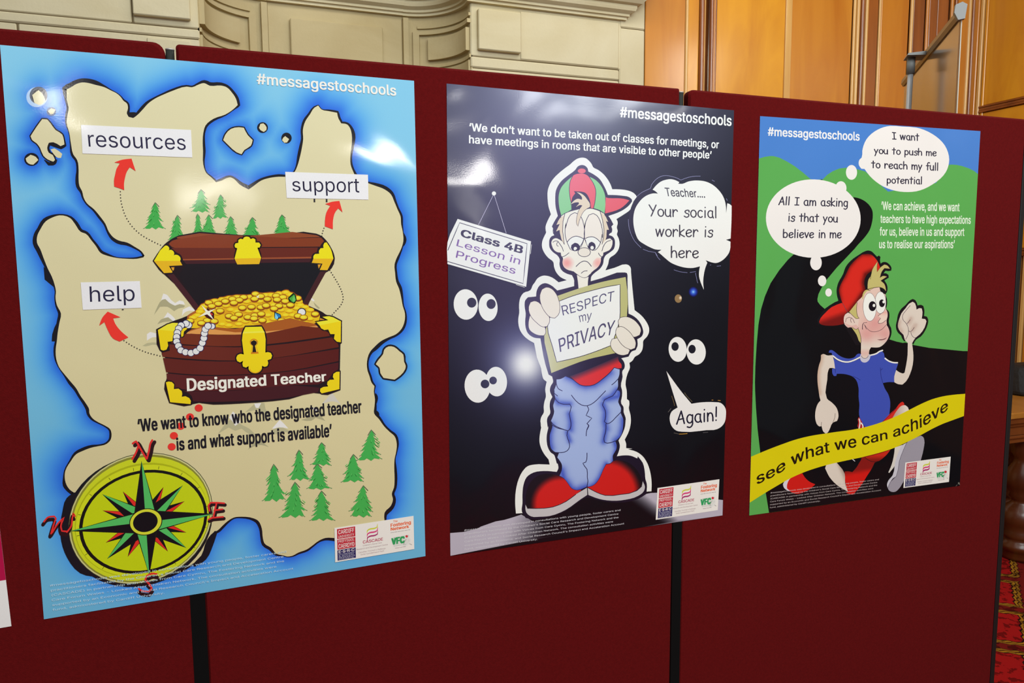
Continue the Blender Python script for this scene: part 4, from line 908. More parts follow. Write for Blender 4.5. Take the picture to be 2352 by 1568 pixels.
    S.poly(GC, K5([545,790, 620,850, 740,940, 740,1080, 690,1110, 560,1080, 470,1000, 520,900]), (60, 14, 26)); S.poly(GC, K5([620,930, 700,960, 690,1010]), (226, 60, 50)); S.poly(GC, K5([560,860, 610,880, 560,1000, 520,960]), (140, 24, 40))
    S.poly(GC, K5([385,715, 575,885, 780,820, 620,935, 735,1130, 550,975, 305,1055, 510,910]), (232, 224, 204)); S.poly(GC, K5([1890,460, 1935,480, 1985,430, 1960,500, 1990,530, 1935,515, 1910,535, 1918,495]), (240, 232, 190))
    # body planks
    S.poly(D, np.vstack([K3([800,130]), K4([0,118, 1460,28, 1505,62, 560,165, 0,182]), K3([735,175])]), (162, 86, 32)); S.poly(D, np.vstack([K3([735,175]), K4([0,182, 560,165, 1500,62, 1528,88, 560,198, 0,225]), K3([700,208])]), (212, 146, 76))
    pk = [((112, 46, 28), (100, 36, 22), K3([690,215, 1000,222]), K4([0,228, 560,200, 1530,95, 1720,190, 1740,250, 560,405, 0,440]), K3([700,405, 420,380, 560,260])),
          ((104, 40, 30), (92, 32, 24), K3([390,400, 700,425, 1100,440]), K4([0,458, 580,430, 1780,275, 1900,430, 1900,455, 700,655, 0,700]), K3([700,665, 270,630, 250,560, 400,520])),
          ((94, 34, 28), (84, 26, 24), K3([275,650, 700,690]), K4([0,715, 700,660, 1905,485, 1900,710, 1000,885, 0,960]), K3([800,955, 335,915])),
          ((88, 32, 32), (76, 24, 28), K3([340,935, 800,975]), K4([0,975, 1000,900, 1900,735, 1895,860, 1800,930, 1700,1060, 1100,1150, 0,1240]), K3([800,1250, 480,1200, 480,1100, 350,1050])),
          ((72, 26, 32), (62, 24, 30), K3([640,1250, 900,1262]), K4([0,1250, 1100,1160, 1560,1200, 1520,1280, 900,1390, 0,1450]), K3([1100,1460, 830,1450, 800,1350]))]
    for (a, b, *q) in pk: S.poly(D, np.vstack(q), br(a, b), step=24)
    for q in (K3([700,200, 1000,208]),): pass
    # gold fittings of the body, soft dark rim then metal
    def gold(pts, rim=6, sm=2):
        S.line(G, pts, rim, (34, 18, 22), True); S.poly(G, pts, (228, 198, 22), smooth=sm)
    G = 'gold_fitting_drawing#4'
    lkp = K3([1740,200, 1790,85, 2085,78, 2140,190, 2155,555, 2200,545, 2255,560, 2280,610, 2260,670, 2195,695, 2208,750, 2190,800, 2140,815, 2095,795, 2088,860, 2040,915, 1965,935, 1890,910, 1850,860, 1850,800, 1800,830, 1745,810, 1735,750, 1750,705, 1690,735, 1640,710, 1622,655, 1645,600, 1700,578, 1760,590])
    S.line(G, lkp, 6.5, (32, 16, 22), True); S.poly(G, lkp, (228, 200, 22)); S.poly(G, K3([1740,205, 1790,85, 2085,78, 2140,188]), (226, 214, 34)); S.poly(G, K3([1742,200, 1755,175, 2132,160, 2142,186]), (230, 218, 74))
    S.line(G, K3([1870,860, 1900,905, 1965,928, 2035,908, 2075,862]), 1.6, (214, 140, 28), smooth=2)
    kh = K3([1890,580, 1910,430, 1875,390, 1870,345, 1905,310, 1945,300, 1990,315, 2020,350, 2015,395, 1985,430, 2035,572]); S.poly(G, kh, (196, 120, 22)); S.poly(G, (kh-kh.mean(0))*.8+kh.mean(0), (228, 190, 40)); S.poly(G, K3([1918,548, 1928,430, 1890,395, 1890,355, 1945,325, 1995,350, 2000,390, 1965,430, 1990,545]), (34, 22, 24))
    G = 'gold_fitting_drawing#5'
    gold(K3([182,140, 440,10, 560,12, 470,170, 700,95, 740,100, 660,170, 650,250, 615,270, 600,180, 520,180, 460,250, 450,345, 360,355, 372,430, 340,500, 280,517, 235,500]), 5, 0); S.poly(G, K3([190,135, 445,10, 560,12, 480,160]), (226, 214, 50))
    G = 'gold_fitting_drawing#6'
    gold(K3([330,1100, 380,1085, 440,1095, 482,1140, 475,1225, 560,1215, 620,1260, 630,1310, 620,1365, 690,1355, 760,1390, 788,1440, 782,1500, 408,1465]), 5, 0)
    G = 'gold_fitting_drawing#7'
    gold(K4([1920,905, 1860,908, 1805,945, 1795,1000, 1820,1050, 1740,1055, 1695,1090, 1690,1140, 1710,1175, 1620,1185, 1565,1215, 1560,1265, 1590,1303, 1915,1225]), 5, 0)
    G = 'gold_fitting_drawing#8'
    gold(K6([1510,1185, 1850,1135, 1680,1048, 1870,1025, 2190,1165, 2185,1568]).tolist() + K4([1940,365, 1870,355, 1815,300, 1830,215, 1750,215, 1710,130, 1640,140, 1580,110, 1560,70]).tolist(), 5, 0); S.poly(G, K6([1520,1188, 1850,1140, 1680,1048, 1870,1028, 2180,1165, 1620,1275]), (226, 216, 50)); S.poly(G, K6([1612,1075, 1745,1125, 1610,1135]), (196, 130, 40))
    # string of pearls
    PR = K5([50,1280, 0,1200]).tolist()[::-1] + K3([610,45, 565,112, 545,185, 527,262, 525,345, 565,430, 610,512, 690,545, 790,560, 885,530, 960,470, 1000,375, 1025,285, 1035,195, 1050,120]).tolist() + K5([575,1290]).tolist()
    PR = [(433.5, 746)] + [tuple(q) for q in K3([700,20, 610,55, 565,115, 540,190, 528,265, 528,350, 560,430, 605,510, 690,545, 790,560, 885,530, 960,470, 1000,375, 1028,288, 1037,200, 1055,125, 1105,65])]
    S.ell('pearl_string_drawing', 487.5, 749, 8.2, 7.4, (36, 36, 84)); S.ell('pearl_string_drawing', 487, 749, 6.6, 6, (214, 212, 210))
    for x, y in PR: S.ell('pearl_string_drawing', x, y, 8.8, 8.4, (34, 34, 80))
    for i, (x, y) in enumerate(PR): S.ell('pearl_string_drawing', x, y, 8.6, 8.2, (34, 34, 80)); S.ell('pearl_string_drawing', x-.2, y+.2, 7.2, 6.9, (216, 214, 210))
    S.text('chest_lettering', 'Designated Teacher', K3([718,1258]).tolist() + K4([1680,1075]).tolist(), K3([708,1035]).tolist() + K4([1668,912]).tolist(), (230, 222, 208), bold=0.026, vtop=.75)
    # small print, logo strip --------------------------------------------
    SP = ['#messagetoschools was developed in consultations with young people, foster carers and', "practitioners facilitated by the Children's Social Care Research and Development Centre", '(CASCADE) in partnership with Voices from Care Cymru, The Fostering Network and the', 'Care Forum Wales - Looked After Children Network. The consultation activities were', "supported by an Economic and Social Research Council's Impact and Acceleration Account", 'fund, administered by Cardiff University.']
    S.lead = 1.12
    S.para('small_print', SP, T5([460,985])[0], T6([630,672])[0], T5([485,1208])[0], (190, 214, 230), bold=0.018)
    logos(S, T6([1072,447, 1798,335, 1805,640, 1079,762]))
    S.finish(tree={'chest_lettering': 'chest_drawing', 'gold_fitting_drawing': 'chest_drawing', 'gold_coins_drawing': 'chest_drawing', 'pearl_string_drawing': 'chest_drawing'})
    return S

def logos(S, q):
    """white strip with the partner logos; q = its four corners (tracing), contents laid out in unit coordinates"""
    q = np.array(q, float); cw = at(q[:, 0], q[:, 1])
    def P(u, v): 
        u = np.asarray(u, float); v = np.asarray(v, float)
        w_ = ((1-u)*(1-v))[..., None]*cw[0] + (u*(1-v))[..., None]*cw[1] + (u*v)[..., None]*cw[2] + ((1-u)*v)[..., None]*cw[3]
        return project(w_.reshape(-1, 3))
    D = 'logo_strip'
    def rect(u0, v0, u1, v1, c): S.poly(D, P([u0, u1, u1, u0], [v0, v0, v1, v1]), c)
    def tx(body, u0, v0, u1, v1, c, bold=0.0, vt=None):   # v0 top, v1 baseline
        a = P([u0, u1], [v1, v1]); b = P([u0, u1], [v0, v0]); S.text(D, body, a, b, c, bold=bold, vtop=vt)
    rect(0, 0, 1, 1, (226, 218, 208))
    R1 = (184, 46, 58)
    rect(.03, .045, .255, .335, R1); rect(.03, .355, .255, .645, R1); rect(.03, .66, .255, .965, (30, 28, 82))
    L = (226, 214, 206)
    tx('CARDIFF', .045, .08, .24, .2, L, .01); tx('UNIVERSITY', .045, .24, .24, .31, L); tx('PRIFYSGOL', .045, .375, .24, .45, L); tx('CAERDY\u00d0', .045, .49, .24, .61, L, .01)
    tx('E\u00b7S\u00b7R\u00b7C', .045, .68, .24, .755, L, .015)
    for i, t in enumerate(('ECONOMIC', '& SOCIAL', 'RESEARCH', 'COUNCIL')): tx(t, .045, .775+.048*i, .24, .813+.048*i, (190, 186, 196))
    for i, c in enumerate(((196, 196, 60), (206, 52, 110), (160, 40, 96))):
        v0 = .135 + .105*i
        u = [.40, .405, .43, .50, .53, .535]; v = [v0+.16, v0+.09, v0+.06, v0+.055, v0+.03, v0-.06]
        S.line(D, P(u, v), [1, 2.4, 3, 3, 2.4, .8], c, smooth=3)
    tx('CASCADE', .345, .50, .60, .585, (170, 50, 80), .018)
    G_ = (150, 110, 116)
    tx("Children's Social Care", .345, .625, .585, .665, G_, 0, .74); tx('Research and Development Centre', .265, .71, .66, .75, G_, 0, .74)
    tx('Canolfan Ymchwil a Datblygu', .29, .81, .63, .85, G_, 0, .74); tx('Gofal Cymdeithasol Plant', .315, .88, .61, .92, G_, 0, .74)
    OR = (222, 104, 66)
    tx('The', .735, .045, .79, .105, OR, .02); tx('Fostering', .70, .13, .965, .225, OR, .035, .74); tx('Network', .70, .25, .94, .335, OR, .035, .74)
    tx('every child. every carer. every day.', .70, .385, .955, .405, (110, 96, 96), .02)
    rect(.735, .55, .935, .82, (176, 178, 168)); rect(.74, .56, .93, .81, (212, 208, 198))
    tx('VFC', .705, .57, .88, .755, (46, 150, 86), .07)
    S.line(D, P([.90, .87, .86, .93, .97], [.66, .76, .85, .80, .86]), 1.2, (150, 146, 140), smooth=3); S.line(D, P([.92, .95, .93, .88, .86], [.60, .70, .80, .86, .84]), 3.4, (216, 212, 204), smooth=3)
    c = P([.905], [.58])[0]; S.ell(D, c[0], c[1], 2.9, 2.9, (196, 50, 56), n=14)
    tx('Voices From Care', .75, .865, .89, .89, (130, 90, 96), .01, .74)
map_poster = build_map_poster()
# ================================================================== poster with the boy holding a placard, dark background
def build_privacy_poster():
    cx0, cy0 = 1208, 836
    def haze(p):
        """haze screened over all inks: printed lens flare, paler top, a window reflection painted in"""
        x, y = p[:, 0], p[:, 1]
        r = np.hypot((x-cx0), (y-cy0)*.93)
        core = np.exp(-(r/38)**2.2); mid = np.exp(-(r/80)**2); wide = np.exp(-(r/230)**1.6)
        top = np.exp(-(np.hypot((x-1300)/470, (y-160)/385))**2.0); top_gloss = np.exp(-((x-1330)/150)**2 - ((y-215)/95)**2)  # paler upper sheet; the small patch paints in the window's reflection
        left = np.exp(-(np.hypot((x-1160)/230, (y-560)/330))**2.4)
        a = np.stack([.52*core + .22*mid + .11*wide + .36*top + .14*top_gloss + .10*left,
                      .50*core + .25*mid + .10*wide + .37*top + .15*top_gloss + .09*left,
                      .32*core + .34*mid + .16*wide + .47*top + .12*top_gloss + .14*left], 1)
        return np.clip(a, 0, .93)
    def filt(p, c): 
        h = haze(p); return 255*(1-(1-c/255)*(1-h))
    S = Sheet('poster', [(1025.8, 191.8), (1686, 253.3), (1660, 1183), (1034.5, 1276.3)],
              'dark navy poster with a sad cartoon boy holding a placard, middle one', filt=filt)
    BG = (9, 8, 13)
    S.base('paper', lambda p: np.tile(np.array(BG, float), (len(p), 1)), 90, 130)
    F1 = lambda q: Z(1230, 350, 8, q); F2 = lambda q: Z(1200, 500, 8, q); F3 = lambda q: Z(1170, 640, 8, q); F3b = lambda q: Z(1300, 640, 8, q)
    F4 = lambda q: Z(1170, 790, 8, q); F5 = lambda q: Z(1180, 960, 8, q); F6 = lambda q: Z(1000, 1000, 4, q); F7 = lambda q: Z(1020, 392, 8, q)
    F8 = lambda q: Z(1430, 392, 8, q); F9 = lambda q: Z(1430, 560, 8, q); F10 = lambda q: Z(1000, 540, 8, q); F11 = lambda q: Z(1460, 900, 8, q); U = lambda q: Z(1000, 0, 3.92, q)
    F12 = lambda q: Z(1460, 1060, 8, q)
    # ground
    gr = np.vstack([F6([136,895, 260,885, 385,855, 420,835, 520,800, 555,788, 630,775, 700,755, 790,725]), F6([900,790, 1000,800, 1100,830, 1200,900]), [(1034.5+190, 1276.3-37)]*1, [(1034.6, 1276)]])
    gv = lambda p: np.array(BG) + (np.array([176, 166, 176.]) - np.array(BG))*np.clip(1-np.clip((p[:, :1] + (p[:, 1:2]-1200)*.5-1168)/95, 0, 1)**1.5, 0, 1)
    S.poly('ground_drawing', gr, gv, smooth=0, step=4.5)
    gr2 = np.vstack([F6([1780,600, 1850,585, 1900,562, 1940,535, 1980,527, 2040,525]), [(1660.5, 1148), (1659.5, 1183.2), (1470, 1211)], F6([1800,700])])
    gv2 = lambda p: np.array(BG) + (np.array([176, 166, 176.]) - np.array(BG))*np.clip(((p[:, :1]-1440) - (p[:, 1:2]-1145)*1.35)/55, 0, 1)**1.3
    S.poly('ground_drawing#2', gr2, gv2, smooth=0, step=4.5)
    # white halo
    halo = np.vstack([F1([860,95, 920,105, 980,150, 1030,210, 1060,270, 1150,320, 1250,400, 1330,500, 1380,590, 1410,675, 1550,678, 1680,695, 1780,730, 1840,780, 1862,815, 1800,900, 1740,1050, 1620,1140, 1485,1225, 1505,1260, 1510,1310, 1490,1380, 1505,1440, 1497,1500]),
        F2([1725,20, 1750,80, 1735,180, 1750,250, 1735,300, 1765,370, 1785,480, 1760,590, 1700,670, 1600,745, 1575,850, 1525,965, 1700,915, 1900,855, 1950,870, 1985,910, 1995,1000]),
        F3b([1205,0, 1260,575, 1380,670, 1470,780, 1525,900, 1525,980, 1490,1060, 1420,1140, 1415,1230, 1395,1320, 1340,1390, 1265,1435, 1225,1500, 1165,1545]),
        F4([2205,345, 2215,430, 2170,545, 2135,745, 2155,850, 2160,1010, 2200,1040, 2205,1100, 2195,1170, 2225,1300, 2232,1430]),
        F5([2150,90, 2120,230, 2040,395, 2065,470, 2065,550, 2180,560]), F6([1770,125, 1850,150, 1900,185, 1950,260, 1975,340, 1987,440, 1985,512, 1940,516, 1885,560, 1400,560, 840,755, 800,712, 740,716, 733,620, 740,500, 765,400, 800,330, 850,280, 900,267, 1050,266, 1040,220]),
        F5([640,760, 560,660, 510,570, 475,450, 475,340, 490,240, 505,150, 492,90]), F4([580,1530, 585,1500, 570,1420, 585,1340, 632,1255, 630,1150, 645,1050, 670,965, 658,830, 685,690, 625,640, 605,580, 560,380]),
        F3([553,1568, 455,1180, 350,1120, 250,1030, 190,930, 165,820, 165,720, 180,630, 178,470, 200,350, 260,260, 385,210, 440,100]),
        F2([210,1210, 280,1110, 370,1065, 450,1065, 550,1100, 665,1185, 815,1145, 700,1090, 620,1000, 580,900, 565,810, 480,740, 400,640, 360,540, 365,430, 400,340, 435,265, 425,170, 450,90]),
        F1([190,1465, 185,1360, 220,1260, 283,1135, 240,1000, 222,850, 225,700, 260,590, 330,480, 430,380, 540,290, 635,220, 700,160, 780,110])])
    WH = (228, 222, 212)
    S.poly('cartoon_boy_outline', halo, WH)
    dark = np.vstack([F1([850,230, 910,245, 955,290, 970,350, 1080,410, 1180,490, 1250,600, 1300,700, 1330,780, 1450,782, 1600,795, 1720,820, 1770,860, 1775,900, 1720,970, 1620,1050, 1500,1110, 1340,1165, 1390,1240, 1430,1320, 1395,1360, 1410,1420, 1400,1470, 1355,1500]),
        F2([1590,320, 1650,340, 1690,390, 1700,480, 1680,570, 1600,640, 1530,690, 1500,740, 1480,850, 1420,940, 1330,1010, 1265,1080, 1255,1165, 1450,1110, 1880,1003, 1920,1015, 1930,1050]),
        F3b([1130,0, 1150,640, 1250,690, 1370,820, 1410,920, 1420,980, 1390,1060, 1310,1110, 1315,1230, 1280,1310, 1210,1335, 1150,1430, 1015,1460]),
        F4([2060,265, 2115,350, 2110,450, 2078,490, 2080,600, 2050,770, 2070,850, 2070,950, 2055,1090, 2095,1150, 2100,1250, 2135,1350, 2140,1450]),
        F5([2055,20, 2045,150, 1990,300, 1925,410, 1950,500, 1930,610, 1895,700, 2000,685, 2150,690, 2270,740]), F6([1860,190, 1905,250, 1925,340, 1930,400, 1942,440, 1940,530, 1900,562, 1800,602, 1600,612, 1480,590, 1400,570, 1330,600, 1200,690, 1050,745, 900,770, 830,757, 795,700, 800,620, 800,540, 810,450, 840,380, 900,340, 1000,325, 1115,333, 1130,300, 1125,260]),
        F5([790,830, 760,720, 745,680, 680,630, 625,530, 605,420, 608,300, 635,130, 610,60]), F4([705,1540, 715,1500, 690,1420, 700,1350, 750,1270, 740,1150, 750,1050, 790,970, 745,860, 760,770, 803,695, 785,595, 720,560, 695,480]),
        F3([660,1568, 570,1095, 450,1080, 340,1000, 300,900, 290,780, 300,640, 280,500, 290,400, 340,340, 490,325, 500,230, 550,130, 650,80, 750,110, 880,215, 1190,135, 1190,60]),
        F2([950,1150, 910,1055, 800,1020, 710,950, 680,850, 685,765, 650,700, 560,630, 500,550, 490,470, 500,390, 530,345, 585,320, 560,280, 575,210, 545,170, 570,100]),
        F1([315,1470, 340,1415, 300,1360, 340,1280, 410,1165, 370,1000, 362,850, 375,700, 420,600, 480,520, 600,420, 730,320, 780,255])])
    DK = (22, 16, 30)
    S.poly('cartoon_boy_outline', dark, DK, step=24)
    B_ = 'cartoon_boy_drawing'; SK = (224, 214, 196); HR = (204, 184, 150); GN = (100, 176, 96); RC = (206, 60, 62)
    # cap
    S.poly(B_, F1([475,1160, 440,1030, 425,900, 428,780, 470,650, 560,540, 675,440, 660,1050, 540,1120]), GN, step=12)
    S.poly(B_, F1([1000,450, 1080,490, 1180,580, 1250,700, 1285,830, 1290,950, 1270,1120, 1180,1060, 1060,1020]), GN, step=12)
    S.poly(B_, F1([655,920, 640,850, 625,750, 625,620, 640,520, 700,420, 760,395, 830,388, 900,395, 950,420, 1040,530, 1095,640, 1110,750, 1100,880, 1065,1025, 960,1030, 660,1050]), RC, step=12)
    S.line(B_, F1([680,440, 640,520, 622,640, 625,760, 640,860, 655,920]), 1.3, DK, smooth=2); S.line(B_, F1([980,440, 1060,560, 1105,680, 1105,800, 1090,920, 1065,1030]), 1.3, DK, smooth=2); S.line(B_, F1([1285,830, 1290,960, 1272,1120]), 1.3, DK, smooth=2)
    S.ell(B_, *(F1([850,340])[0]), 9.2, 5.6, RC)
    S.poly(B_, F1([1290,825, 1340,838, 1500,840, 1620,850, 1725,880, 1660,950, 1560,1030, 1400,1090, 1278,1120]), RC, smooth=2, step=12)
    # face
    S.poly(B_, F1([705,710, 760,715, 850,720, 920,745, 980,830, 1010,930, 1018,1020, 850,1050, 790,1045, 660,1060, 660,900, 680,820, 730,750]), DK, step=12)
    face = np.vstack([F1([475,1160, 540,1120, 640,1080, 780,1045, 900,1030, 1000,1025, 1080,1040, 1180,1075, 1260,1120, 1300,1280, 1290,1450]), F2([1500,430, 1560,390, 1610,378, 1655,420, 1650,500, 1600,590, 1540,620, 1485,640, 1480,690, 1445,730, 1440,800, 1400,890, 1270,1000, 1210,1080, 1140,1105, 1070,1080, 1000,1035, 930,985, 820,950, 760,900, 735,820, 745,740, 715,700, 705,640, 640,630, 580,590, 545,520, 532,450, 560,395, 610,375, 680,400, 725,430, 680,200])])
    S.poly(B_, face, SK, step=10)
    blush = lambda cx, cy, r: (lambda p: np.array(SK) + (np.array([226, 130, 112.])-np.array(SK))*np.exp(-(np.hypot(p[:, :1]-cx, p[:, 1:]-cy)/r)**2.2))
    S.poly(B_, F2([860,700, 930,750, 960,820, 930,900, 900,972, 820,950, 760,900, 735,820, 745,760]), lambda p: np.array(SK) + (np.array([228, 132, 116.])-np.array(SK))*np.clip(np.exp(-(np.hypot(p[:, :1]-(1200+815/8), p[:, 1:]-(500+830/8))/12.5)**2.4), 0, 1), smooth=2, step=3)
    S.poly(B_, F2([1440,730, 1440,800, 1400,890, 1300,970, 1280,900, 1300,800, 1370,730]), lambda p: np.array(SK) + (np.array([226, 150, 134.])-np.array(SK))*np.clip(np.exp(-(np.hypot(p[:, :1]-(1200+1390/8), p[:, 1:]-(500+830/8))/12)**2.4), 0, 1), smooth=2, step=3)
    for h in (F1([540,1150, 520,1230, 505,1350, 510,1568, 475,1568, 445,1420, 380,1450, 455,1310, 385,1330, 440,1220, 500,1170]), F2([690,0, 750,0, 745,250, 770,480, 720,400, 700,300, 680,220, 618,248, 690,105, 625,132, 680,50]),
              F1([1190,1090, 1270,1150, 1335,1275, 1290,1250, 1350,1420, 1310,1420, 1300,1568, 1265,1568, 1240,1300]), F2([1460,0, 1490,150, 1495,300, 1465,480, 1530,400, 1545,220, 1590,220, 1535,60, 1570,75, 1510,0])):
        S.poly(B_, h, HR, step=14)
    S.line(B_, F1([540,1120, 515,1230]).tolist() + F2([745,60, 740,250, 770,490, 700,380]).tolist(), 1.3, DK, smooth=0)
    S.line(B_, F1([1185,1080, 1225,1220]).tolist() + F2([1485,120, 1497,220, 1490,350, 1462,485]).tolist(), 1.3, DK)
    S.line(B_, F1([475,1162, 540,1118, 640,1078, 780,1043]), 1.4, DK, smooth=2); S.line(B_, F1([930,1040, 1000,1026, 1080,1040, 1180,1075, 1265,1122]), 1.4, DK, smooth=2)
    # eyes: lids, whites, pupils
    LID = (218, 208, 192)
    el = np.vstack([F1([720,1105, 780,1130, 840,1190, 880,1300, 900,1430, 900,1568]), F2([1135,350, 1125,395, 1090,480, 1020,560, 960,610, 880,580, 820,450, 790,350, 785,200, 800,80]), F1([550,1400, 580,1280, 640,1150])])
    er = np.vstack([F1([1060,1120, 1130,1160, 1190,1270, 1225,1400, 1230,1568]), F2([1465,300, 1440,440, 1390,540, 1340,590, 1290,598, 1210,550, 1160,450, 1140,395, 1140,200, 1150,80]), F1([905,1400, 920,1280, 980,1150])])
    for e in (el, er): S.poly(B_, e, LID, smooth=2, step=12)
    S.poly(B_, F2([818,450, 880,380, 980,338, 1060,355, 1125,385, 1100,470, 1060,540, 1000,600, 960,605, 890,570]), WH, smooth=2); S.poly(B_, F2([1155,400, 1220,360, 1290,352, 1370,390, 1435,450, 1400,530, 1340,585, 1280,595, 1200,520]), WH, smooth=2)
    S.poly(B_, F2([890,560, 900,500, 960,458, 1020,475, 1060,530, 1050,580, 1000,610, 940,605]), DK, smooth=2); S.poly(B_, F2([1205,530, 1225,465, 1270,440, 1320,465, 1345,520, 1335,575, 1290,597, 1230,575]), DK, smooth=2)
    S.ell(B_, *(F2([972,568])[0]), 3.9, 4.2, WH); S.ell(B_, *(F2([1280,550])[0]), 3.9, 4.2, WH)
    S.line(B_, F2([818,450, 880,380, 980,338, 1060,355, 1130,390, 1220,355, 1290,350, 1370,388, 1435,455]), 1.5, DK, smooth=3)
    S.line(B_, el, 1.4, DK, True, 2); S.line(B_, er, 1.4, DK, True, 2)
    S.line(B_, F2([1128,400, 1100,480, 1065,550]), 1.3, DK); S.line(B_, F2([1155,400, 1180,490, 1215,545]), 1.3, DK)
    S.poly(B_, F2([1080,535, 1140,400, 1200,540]), SK)
    S.ell(B_, *(F2([1135,632])[0]), 15, 11, DK); S.ell(B_, *(F2([1135,632])[0]), 13.6, 9.7, (214, 204, 184))
    S.line(B_, F2([985,895, 1060,825, 1130,795, 1190,808, 1235,850, 1265,890]), 1.6, DK, smooth=3); S.line(B_, F2([1080,1018, 1130,982, 1190,973]), 1.4, DK, smooth=3)
    S.line(B_, F2([855,643, 810,680, 770,705, 725,718]), 1.4, DK, smooth=2); S.line(B_, F2([1395,648, 1430,700, 1465,718]), 1.4, DK, smooth=2)
    S.line(B_, F2([560,448, 600,425, 650,430, 700,500, 735,560, 752,615]), 1.4, DK, smooth=3); S.line(B_, F2([648,445, 628,480, 635,510, 658,522]), 1.3, DK, smooth=3); S.line(B_, F2([1620,415, 1550,440, 1490,520, 1460,610]), 1.4, DK, smooth=3)
    S.line(B_, F2([930,985, 1000,1038, 1070,1085, 1140,1103, 1195,1085, 1240,1040]), 1.4, DK, smooth=3)
    # neck
    S.poly(B_, F2([1000,1045, 1060,1082, 1140,1106, 1215,1082, 1205,1150, 1200,1250, 1030,1298, 1022,1200]), SK, step=12)
    # quiff
    q = F1([755,730, 820,745, 900,800, 960,880, 1000,945, 1000,1000, 930,1040, 870,1100, 830,1180, 800,1260, 778,1355, 755,1290, 765,1180, 800,1060, 860,975, 830,965, 740,1005, 800,940, 790,915, 720,920, 645,955, 720,875, 780,850, 850,870, 855,830, 820,780])
    S.line(B_, q, 1.8, DK, True); S.poly(B_, q, HR, step=14)
    # placard
    OL = (172, 168, 96)
    pl = np.vstack([F2([640,1435, 1000,1310, 1450,1180, 1895,1088]), F3b([1100,0, 1118,700]), F3b([905,1365, 700,1410, 400,1480]), F4([1000,440, 770,532, 700,200]), F3([640,1060, 660,950, 880,320])])
    S.poly(B_, pl, OL, step=14)
    wp = F3([905,415, 1150,320, 1500,220, 1800,145, 2035,105, 2035,400, 2030,720, 1880,1220, 1600,1330, 1300,1430, 870,1530, 790,1240, 700,880])
    S.poly('placard_drawing', wp, (228, 222, 214), step=20); S.line('placard_drawing', wp, 1.5, DK, True)
    S.text('placard_drawing', 'RESPECT', F3([985,675, 1290,590, 1620,480, 1912,405]), F3([950,498, 1230,430, 1560,320, 1930,222]), (58, 54, 82), vtop=.73)
    S.text('placard_drawing', 'my', F3([1298,798, 1500,745]), F3([1274,678, 1515,625]), (58, 54, 82), vtop=.55)
    S.text('placard_drawing', 'PRIVACY', F3([930,1345, 1190,1250, 1560,1120, 1905,1015]), F3([898,1110, 1150,1010, 1560,870, 1950,762]), (56, 50, 76), bold=.006, vtop=.73)
    HD = (218, 208, 190)
    def finger(pts, c=HD): S.line(B_, pts, 2.2, (40, 26, 32), True, 3); S.poly(B_, pts, c, smooth=3, step=None)
    finger(F3([355,800, 380,680, 450,700, 600,860, 655,900, 660,1000, 630,1040, 540,1035, 450,1000, 370,930]))
    finger(F3([358,520, 390,435, 460,412, 540,440, 650,600, 735,720, 730,800, 690,870, 620,880, 500,800, 400,690]))
    finger(F3([565,300, 600,200, 680,160, 770,185, 850,270, 905,400, 925,540, 895,660, 830,720, 750,700, 660,610, 590,480]))
    finger(F3b([960,780, 1000,715, 1100,700, 1200,730, 1320,830, 1375,940, 1350,1030, 1270,1065, 1150,1050, 1000,930]))
    finger(F3b([820,1200, 850,1110, 940,1090, 1050,1200, 1170,1310, 1140,1380, 1050,1402, 940,1375, 850,1290]))
    finger(F3b([915,980, 940,900, 1010,880, 1110,930, 1220,1050, 1280,1180, 1265,1270, 1190,1300, 1080,1250, 960,1110]))
    # red shirt hem with black shading
    def redg(p):
        a = (p[:, 0]-1302)*(-.42) + 0; e = p[:, 1] - (866 + (p[:, 0]-1310)*(-.41))
        t = np.clip((e+2)/16, 0, 1)[:, None]; return np.array([44, 26, 40.]) + (np.array([206, 34, 30.])-np.array([44, 26, 40.]))*t
    S.poly(B_, F4([1110,590, 1400,480, 2000,225, 2005,300, 2060,380, 2060,440, 1990,445, 1920,430, 1840,520, 1700,640, 1560,740, 1400,770, 1290,740, 1180,650]), redg, step=3.5)
    # trousers
    BL = np.array([150, 166, 206.]); BD = np.array([58, 78, 172.])
    tr = np.vstack([F4([1035,590, 1100,615, 1180,660, 1290,745, 1400,770, 1560,745, 1700,650, 1840,530, 1925,435, 2025,462, 2020,560, 1995,640, 1995,780, 1975,840, 2000,835, 2030,880, 2025,960, 2000,1060, 2050,1180, 2045,1260, 2090,1370, 2095,1480]),
        F5([2012,20, 2008,150, 1960,330, 1865,420, 1890,500, 1885,570, 1820,690, 1825,790, 1770,835, 1700,845, 1650,940, 1580,1100, 1500,1210, 1420,1255, 1340,1262, 1250,1305, 1150,1325, 1060,1290, 1000,1210, 920,1110, 840,1060, 880,960, 885,860, 800,720, 830,640, 740,610, 690,560, 665,440, 665,300, 710,130, 680,50]),
        F4([760,1420, 822,1240, 805,1130, 840,1000, 822,850, 860,745, 860,650, 940,640])])
    trd = catmull(tr, True, 2)
    strokes = [F4([1060,600, 1180,655, 1290,740, 1400,770, 1560,745, 1700,650, 1850,520])]
